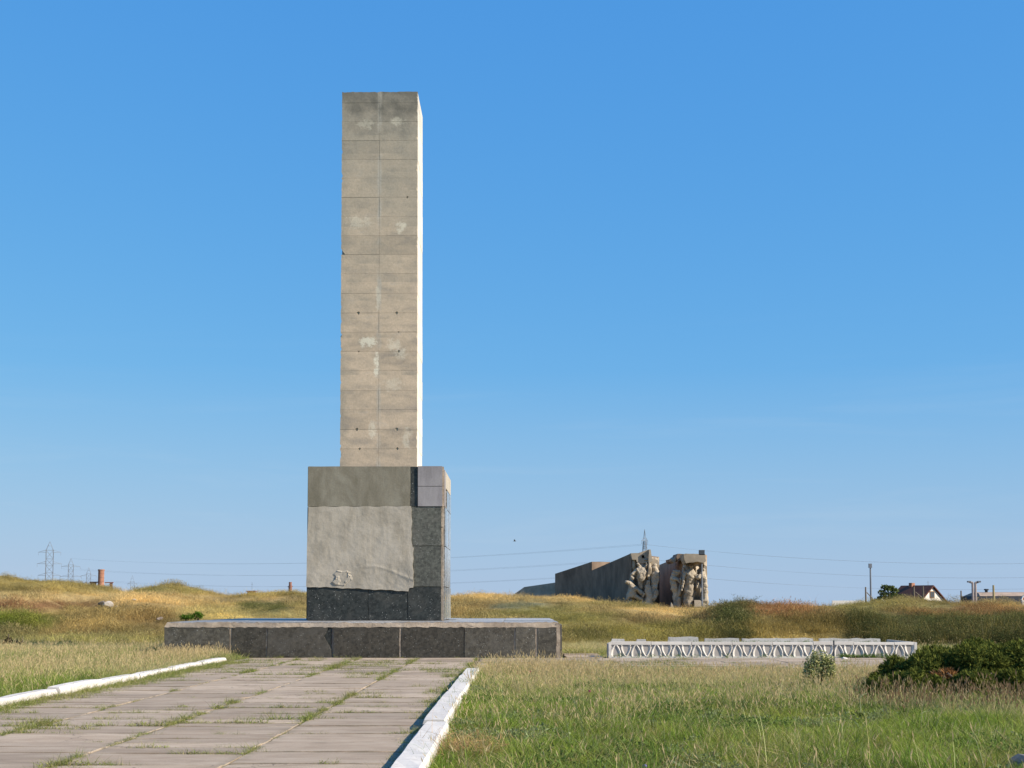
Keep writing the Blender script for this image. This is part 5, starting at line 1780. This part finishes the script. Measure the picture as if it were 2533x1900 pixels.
# --- taller tussocks and flattened straw in clusters
x1, y1 = field_points(2600, True); x2, y2 = field_points(900, False)
x1, y1 = np.concatenate([x1, x2]), np.concatenate([y1, y2])
k = fnoise(x1, y1, 1.1, 161, 2) > .60
x1, y1 = x1[k], y1[k]
rot, scl = rs(len(x1), .6, 1.25, .2)
kind = (fnoise(x1, y1, .9, 165, 2) + rng.normal(size=len(x1)) * .08) > .52
TU = [blades('tussock', MAT_GRASS, 15 + i, 44, .27, .008, .20, .7, 4, droop=.9, hvar=.5) for i in range(2)] + [blades('flat_straw', MAT_STALK, 18 + i, 30, .15, .007, .24, 2.4, 4, droop=.35, hvar=.5) for i in range(2)]
tt = np.where(kind[:, None], np.array((.15, .215, .035)), np.array((.36, .28, .13))) * (.7 + .6 * rng.random((len(x1), 1)))
scatter('meadow_tussocks', 'taller green tussocks and patches of flattened straw in the meadow', TU, np.stack([x1, y1, np.full(len(x1), -.04)], 1), rot, scl, tt, np.where(kind, .15, .3), np.where(kind, rng.integers(0, 2, len(x1)), rng.integers(2, 4, len(x1))))

# --- ripe stalks with ears standing out of the meadow
n_ = 6800
x1, y1 = field_points(n_, True); x2, y2 = field_points(4200, False)
x3 = rng.uniform(-24, -10.75, 900); y3 = rng.uniform(42, 52, 900)
x4 = rng.uniform(2.9, 16, 300); y4 = rng.uniform(46.5, 50, 300)
x5 = rng.uniform(-10.4, -8.5, 420); y5 = rng.uniform(38.5, 42.6, 420)
x6 = rng.uniform(-.7, 2.2, 420); y6 = 34.4 - rng.random(420) ** 1.6 * 5
gx2 = np.concatenate([x1, x2, x3, x4, x5, x6]); gy2 = np.concatenate([y1, y2, y3, y4, y5, y6])
dens = np.clip((gy2 - 15) / 17, .045, 1) ** 1.15 * np.clip((fnoise(gx2, gy2, 2.2, 71) - .34) * 4.0, .06, 1)
k = rng.random(len(gx2)) < dens
k |= np.arange(len(gx2)) >= len(gx2) - 1140
gx2, gy2 = gx2[k], gy2[k]
_, st2 = field_tint(gx2, gy2)
pal = np.array((.36, .31, .14)) * st2[:, None] + np.array((.24, .25, .085)) * (1 - st2[:, None])
rot, scl = rs(len(gx2), .75, 1.2, .14)
scl[:, 2] *= np.where((gy2 > 30.5) & (gx2 > 2.3) & (gy2 < 40), .72, 1)
SK = [blades('ripe_stalk', MAT_STALK, 30 + i, 6, .29, .0055, .20, .45, 4, ear=True, earw=.012, eard=.07, droop=.8, hvar=.35) for i in range(4)]
SK += [blades('ripe_stalk', MAT_STALK, 40, 3, .50, .006, .16, .25, 4, ear=True, earw=.014, eard=.09, droop=.6)]
idx = rng.choice(5, len(gx2), p=[.24, .24, .24, .24, .04])
scatter('ripe_grass', 'straw coloured grass stalks with ripe ears rising above the meadow', SK, np.stack([gx2, gy2, np.full(len(gx2), -.045)], 1), rot, scl, pal, np.clip(.35 + st2 * .5, 0, 1), idx)

# --- lone pale stems in the near meadow
x1, y1 = field_points(700, True)
k = (y1 < 26) & (rng.random(len(x1)) < .5 * fnoise(x1, y1, 2.5, 67) )
x1, y1 = x1[k], y1[k]
rot, scl = rs(len(x1), .7, 1.25, .12)
LS = [blades('lone_stem', MAT_STALK, 50 + i, 2, .36, .0055, .10, .45, 5, ear=True, earw=.012, eard=.06, droop=.9) for i in range(4)]
scatter('tall_stems', 'lone tall pale stems standing out of the near meadow', LS, np.stack([x1, y1, np.full(len(x1), -.045)], 1), rot, scl, np.tile((.42, .40, .19), (len(x1), 1)), np.full(len(x1), .3), rng.integers(0, 4, len(x1)))

# --- reddish seed heads before the juniper
n_ = 420
xx = rng.normal(size=n_) * 2.2 + gnd(2080, 1530)[0]; yy = rng.normal(size=n_) * 1.0 + 21.6
k = (xx > gnd(1880, 1520)[0] - .5)
xx, yy = xx[k], yy[k]
rot, scl = rs(len(xx), .75, 1.15, .08)
RS = [blades('plantain_stalk', MAT_REDST, 60 + i, 4, .34, .005, .2, .3, 3, ear=True, earw=.022, eard=.07, droop=.4) for i in range(3)]
scatter('reddish_seed_heads', 'brown seed heads on thin stems in front of the dark juniper', RS, np.stack([xx, yy, np.full(len(xx), -.045)], 1), rot, scl, np.tile((.24, .20, .10), (len(xx), 1)), np.full(len(xx), .4), rng.integers(0, 3, len(xx)))

# --- broad leaved weeds in patches
x1, y1 = field_points(6500, True)
n1 = fnoise(x1, y1, 1.2, 81, 2) + rng.normal(size=len(x1)) * .05
k = n1 > .56
x1, y1 = x1[k], y1[k]
rot, scl = rs(len(x1), .35, .95, .15)
WL = [leafclump('weed_clump', MAT_LEAF, 70 + i, 80, .20, .28, .022) for i in range(3)]
sg = (fnoise(x1, y1, 2.2, 91) > .5)[:, None]
scatter('meadow_weeds', 'patches of broad leaved and grey green weeds among the meadow grass', WL, np.stack([x1, y1, np.full(len(x1), -.03)], 1), rot, scl, np.where(sg, (.11, .155, .04), (.20, .225, .105)), np.full(len(x1), .05), rng.integers(0, 3, len(x1)))

# --- grass in the joints of the paving
cxs, cys, big = [], [], []
for (xa, ya, xb, yb, am) in CRACKS:
    L_ = math.hypot(xb - xa, yb - ya)
    n_ = int(L_ * 48)
    t = rng.random(n_)
    x = xa + (xb - xa) * t; y = ya + (yb - ya) * t
    f = fnoise(x * 1.0 + 3, y * 1.0, .55, 95, 2) * .6 + fnoise(x, y, 3.2, 99, 2) * .4
    far = np.clip((y - 14) / 26, 0, 1) * .06
    lf = np.clip((-6.2 - x) / 1.7, 0, 1) * .08 + np.clip((x + 1.75) / .6, 0, 1) * (x < -1) * .10
    k = f + far + lf + (.05 if am > 2 else 0) > .56
    cxs.append(x[k]); cys.append(y[k]); big.append(np.clip((f + far + lf)[k] - .50, .03, .25) / .17)
# thick grass against the left kerb and wisps against the right one
n_ = 5200
y = 14 + rng.random(n_) * 25.4; x = -7.94 + np.abs(rng.normal(size=n_)) * .42 * (.25 + 1.4 * fnoise(y, y * 0, 1.9, 103))
cxs.append(x); cys.append(y); big.append(np.full(n_, 1.25) - np.clip((x + 7.9) * .9, 0, .8))
n_ = 800
y = 11 + rng.random(n_) * 24; x = -1.20 - np.abs(rng.normal(size=n_)) * .16 * np.clip((y - 8) / 18, .3, 1.3)
k = fnoise(y, y * 0 + 2, 1.3, 107) > .42
cxs.append(x[k]); cys.append(y[k]); big.append(np.full(k.sum(), .8))
# sprouts along the foot of the platform
n_ = 260
x = rng.uniform(-10.4, 1.3, n_); y = np.full(n_, 42.7)
k = fnoise(x, x * 0, .6, 111) > .5
cxs.append(x[k]); cys.append(y[k]); big.append(rng.uniform(.4, 1.2, k.sum()))
x1, y1, b1 = np.concatenate(cxs), np.concatenate(cys), np.concatenate(big)
x1 = x1 + rng.normal(size=len(x1)) * .012; y1 = y1 + rng.normal(size=len(x1)) * .012
rot, scl = rs(len(x1), .6, 1.1, .3)
scl *= np.clip(b1, .25, 1.3)[:, None]
n2 = fnoise(x1, y1, .8, 115)[:, None]
tc = np.array((.13, .185, .032)) * n2 + np.array((.20, .19, .06)) * (1 - n2)
CG = [blades('crack_tuft', MAT_GRASS, 80 + i, 16, .085, .0055, .075, 1.5, 3, droop=.7, hvar=.6) for i in range(3)] + [leafclump('crack_leaf', MAT_LEAF, 90, 22, .05, .10, .012)]
scatter('crack_grass', 'short grass and weeds growing in the joints between the paving slabs', CG, np.stack([x1, y1, np.full(len(x1), -.024)], 1), rot, scl, tc, np.full(len(x1), .22), rng.choice(4, len(x1), p=[.28, .28, .28, .16]))

# --- hill grass
def hill_points(n, ya, yb):
    y = np.sqrt(rng.uniform(ya * ya, yb * yb, n)); x = rng.uniform(-.40, .40, n) * y
    return x, y


x1, y1 = hill_points(34000, 51.5, 72); x2, y2 = hill_points(52000, 72, 116)
x1 = np.concatenate([x1, x2]); y1 = np.concatenate([y1, y2])
k = ~((x1 > -10.7) & (x1 < 1.4) & (y1 < 55.2)) & ~((x1 > 2.2) & (x1 < 12.5) & (y1 < 46.8))
x1, y1 = x1[k], y1[k]
z1 = tz(x1, y1)
tint, bush = zone_tint(x1, y1, z1)
rot, scl = rs(len(x1), .7, 1.25, .15)
rot[:, 1] += .16                                       # wind leans the grass
cl = np.clip((fnoise(x1, y1, 1.5, 121, 2) - .25) * 2.2, .15, 1.6)
scl *= (.45 + .75 * cl)[:, None]
scl *= np.where(y1 < 56, .6, 1)[:, None]
pv = fnoise(x1, y1, 2.6, 125, 2)[:, None]
tint = tint * (.50 + .95 * pv) * (1 + (pv - .5) * np.array((.25, .1, -.2)))
isb = rng.random(len(x1)) < np.clip(bush * .9, 0, .8)
HG = [blades('hill_tuft', MAT_HILL, 130 + i, 75, .19, .009, .52, 1.0, 3, droop=.8, hvar=.6) for i in range(4)]
HG += [blades('hill_stalk', MAT_HILL, 140, 22, .27, .009, .4, .7, 3, ear=True, earw=.02, eard=.08, droop=.8)]
HG += [leafclump('bush_clump', MAT_LEAF, 145 + i, 340, .30, .62, .017) for i in range(3)]
idx = np.where(isb, rng.integers(5, 8, len(x1)), rng.choice(5, len(x1), p=[.22, .22, .22, .22, .12]))
scl = np.where(isb[:, None], scl * 1.1, scl)
dryh = np.clip((tint[:, 0] - .22) * .7, .0, .18)
scatter('hill_grass', 'wind bent straw, olive and rust coloured grass covering the mounds', HG, np.stack([x1, y1, z1 - .05], 1), rot, scl, tint, dryh, idx)

# --- dense dark undergrowth behind the planter on the right and on the hump
pts = []
for (pxa, pxb, ya, yb, n_, hs) in [(1890, 2330, 52, 58, 900, .9), (1548, 1612, 56.5, 59, 130, .6), (1835, 1930, 56.5, 61, 170, .75), (2020, 2330, 54, 60, 420, 1.1)]:
    y = rng.uniform(ya, yb, n_); px = rng.uniform(pxa, pxb, n_)
    pts.append(np.stack([(px - VPX) / F * y, y, np.full(n_, hs)], 1))
pts = np.concatenate(pts)
zz3 = tz(pts[:, 0], pts[:, 1])
rot, scl = rs(len(pts), .6, 1.2, .15)
scl *= pts[:, 2:3]
UG = [leafclump('scrub_clump', MAT_LEAF, 160 + i, 520, .80, .75, .026) for i in range(4)] + [blades('reed_tuft', MAT_HILL, 170 + i, 44, .80, .013, .40, .4, 4, droop=.7, hvar=.4) for i in range(2)]
n2 = fnoise(pts[:, 0], pts[:, 1], 2.0, 131)[:, None]
tg = np.array((.034, .044, .016)) * (1 - n2) + np.array((.105, .10, .036)) * n2
ii = rng.choice(6, len(pts), p=[.18, .18, .17, .17, .15, .15])
tg = np.where((ii >= 4)[:, None], tg * 1.3 + np.array((.05, .02, .0)), tg)
scatter('undergrowth', 'dense dark scrub and reeds behind the right end of the planter', UG, np.stack([pts[:, 0], pts[:, 1], zz3 - .05], 1), rot, scl, tg, np.full(len(pts), .12), ii)
# weeds growing inside and before the planter
xx = np.concatenate([rng.uniform(pl0 + 2.5, pl1 - .2, 420), rng.uniform(at(1815, 1400, QY)[0], at(1920, 1400, QY)[0], 110), rng.uniform(pl0 + .2, pl1, 60)])
yy = np.concatenate([rng.uniform(QY + 1.4, QB - .5, 420), rng.uniform(QY - .14, QY - .02, 110), rng.uniform(QY - .1, QY - .03, 60)])
zz4 = np.concatenate([np.full(420, ptop - .15), np.full(170, -.02)])
rot, scl = rs(len(xx), .5, 1.0, .25)
scl[420:] *= .75
scl[:420, 2] *= .55
scatter('planter_weeds', 'green weeds growing inside and along the foot of the white planter', CG[:3] + WL[:2], np.stack([xx, yy, zz4], 1), rot, scl, np.tile((.10, .155, .03), (len(xx), 1)), np.full(len(xx), .1), rng.integers(0, 5, len(xx)))
# dead straw litter beside the kerb
n_ = 60
lx, ly, _ = gnd(1000, 1634)
xx = lx + rng.normal(size=n_) * .16; yy = ly + rng.normal(size=n_) * .35
rot, scl = rs(n_, .5, .9, .6)
DG = [blades('straw_litter', MAT_STALK, 190 + i, 22, .16, .007, .2, 2.2, 3, droop=.3) for i in range(2)]
scatter('dead_grass', 'brown heap of dead cut grass beside the right kerb', DG, np.stack([xx, yy, np.full(n_, .05)], 1), rot, scl, np.tile((.36, .22, .10), (n_, 1)), np.full(n_, .3), rng.integers(0, 2, n_))


# --- single flowers and tall weeds
def flower(px, py, h, col, label, seed, leafy=False):
    x, y, _ = gnd(px, py)
    h = h * y / F
    root = empty('thistle', (x, y, -.04)); tag(root, label, 'flower')
    bm = bmesh.new(); tube(bm, [(0, 0, 0), (.01, 0, h * .5), (.03, 0, h)], .005, 5); obj('stem', bm, m_foliage('flower stem %d' % seed, (.14, .18, .06), (.14, .18, .06)), root)
    rr = np.random.default_rng(seed)
    n = 60
    d = rr.normal(size=(n, 3)); d[:, 2] = np.abs(d[:, 2]); d /= np.linalg.norm(d, axis=1, keepdims=True)
    leaves_obj('bloom', np.array([.03, 0, h]) + d * .012, d, .014, m_foliage('petals %d' % seed, col, tuple(c * 1.4 for c in col), .3), root, seed, 2.0)
    Pp, Nn = clump_points([(0, 0, h * .3, .06, .06, h * .25)], 40, seed, .3, .1)
    leaves_obj('leaves', Pp, Nn, .018, MAT_TREE, root, seed + 5, 2.4)


flower(1269, 1512, 25, (.30, .03, .12), 'crimson thistle head in the middle of the right meadow', 1)
flower(1142, 1470, 24, (.40, .07, .10), 'small red flower near the far end of the right kerb', 2)
flower(1386, 1672, 28, (.20, .14, .42), 'violet flower at the bottom edge of the meadow', 3)
flower(1235, 1572, 14, (.42, .10, .05), 'low orange red flower head in the right meadow', 4)
for (px, py, h, lab, sd) in [(1858, 1555, 62, 'tall pale stalk with drooping tip in the meadow left of the juniper', 1), (2148, 1528, 36, 'short pale dry stalk in front of the juniper', 2), (1990, 1570, 40, 'pale dry upright stalk in the right meadow', 3)]:
    x, y, _ = gnd(px, py)
    h *= y / F
    root = empty('tall_weed', (x, y, -.04)); tag(root, lab, 'weed', 'pale tall weed stalks')
    bm = bmesh.new(); tube(bm, [(0, 0, 0), (.01, 0, h * .5), (.0, 0, h * .85), (.05, 0, h * .97), (.10, .0, h)], .008, 6, [.011, .009, .007, .006, .004]); obj('stem', bm, m_foliage('pale stalk %d' % sd, (.40, .42, .20), (.40, .42, .20)), root)
    Pp, Nn = clump_points([(.0, 0, h * .2, .09, .09, h * .2)], 70, sd + 50, .3, .1)
    leaves_obj('leaves', Pp, Nn, .026, MAT_TREE, root, sd, 2.6)

# --- a bird far off
bxx, byy, bzz = at(1112, 1169, 260)
bm = bmesh.new()
tube(bm, [(-.28, 0, 0), (-.12, 0, .03), (.1, 0, .03), (.28, 0, .05)], .05, 6, [.02, .09, .08, .02])
bird = obj('bird', bm, simple('dark bird', (.08, .07, .07), .8), None, (bxx, byy, bzz)); tag(bird, 'tiny dark bird flying over the memorial wing', 'bird')
bm = bmesh.new()
for s in (-1, 1):
    V = [bm.verts.new(p) for p in ((.1, s * .05, .04), (-.1, s * .05, .04), (-.16, s * .55, .26), (.0, s * .6, .28))]
    W_ = [bm.verts.new(v.co + Vector((0, 0, .02))) for v in V]
    bm.faces.new(V); bm.faces.new(W_[::-1])
    for i in range(4): bm.faces.new((V[i], W_[i], W_[(i + 1) % 4], V[(i + 1) % 4]))
obj('wings', bm, None, bird).data.materials.append(bird.data.materials[0])
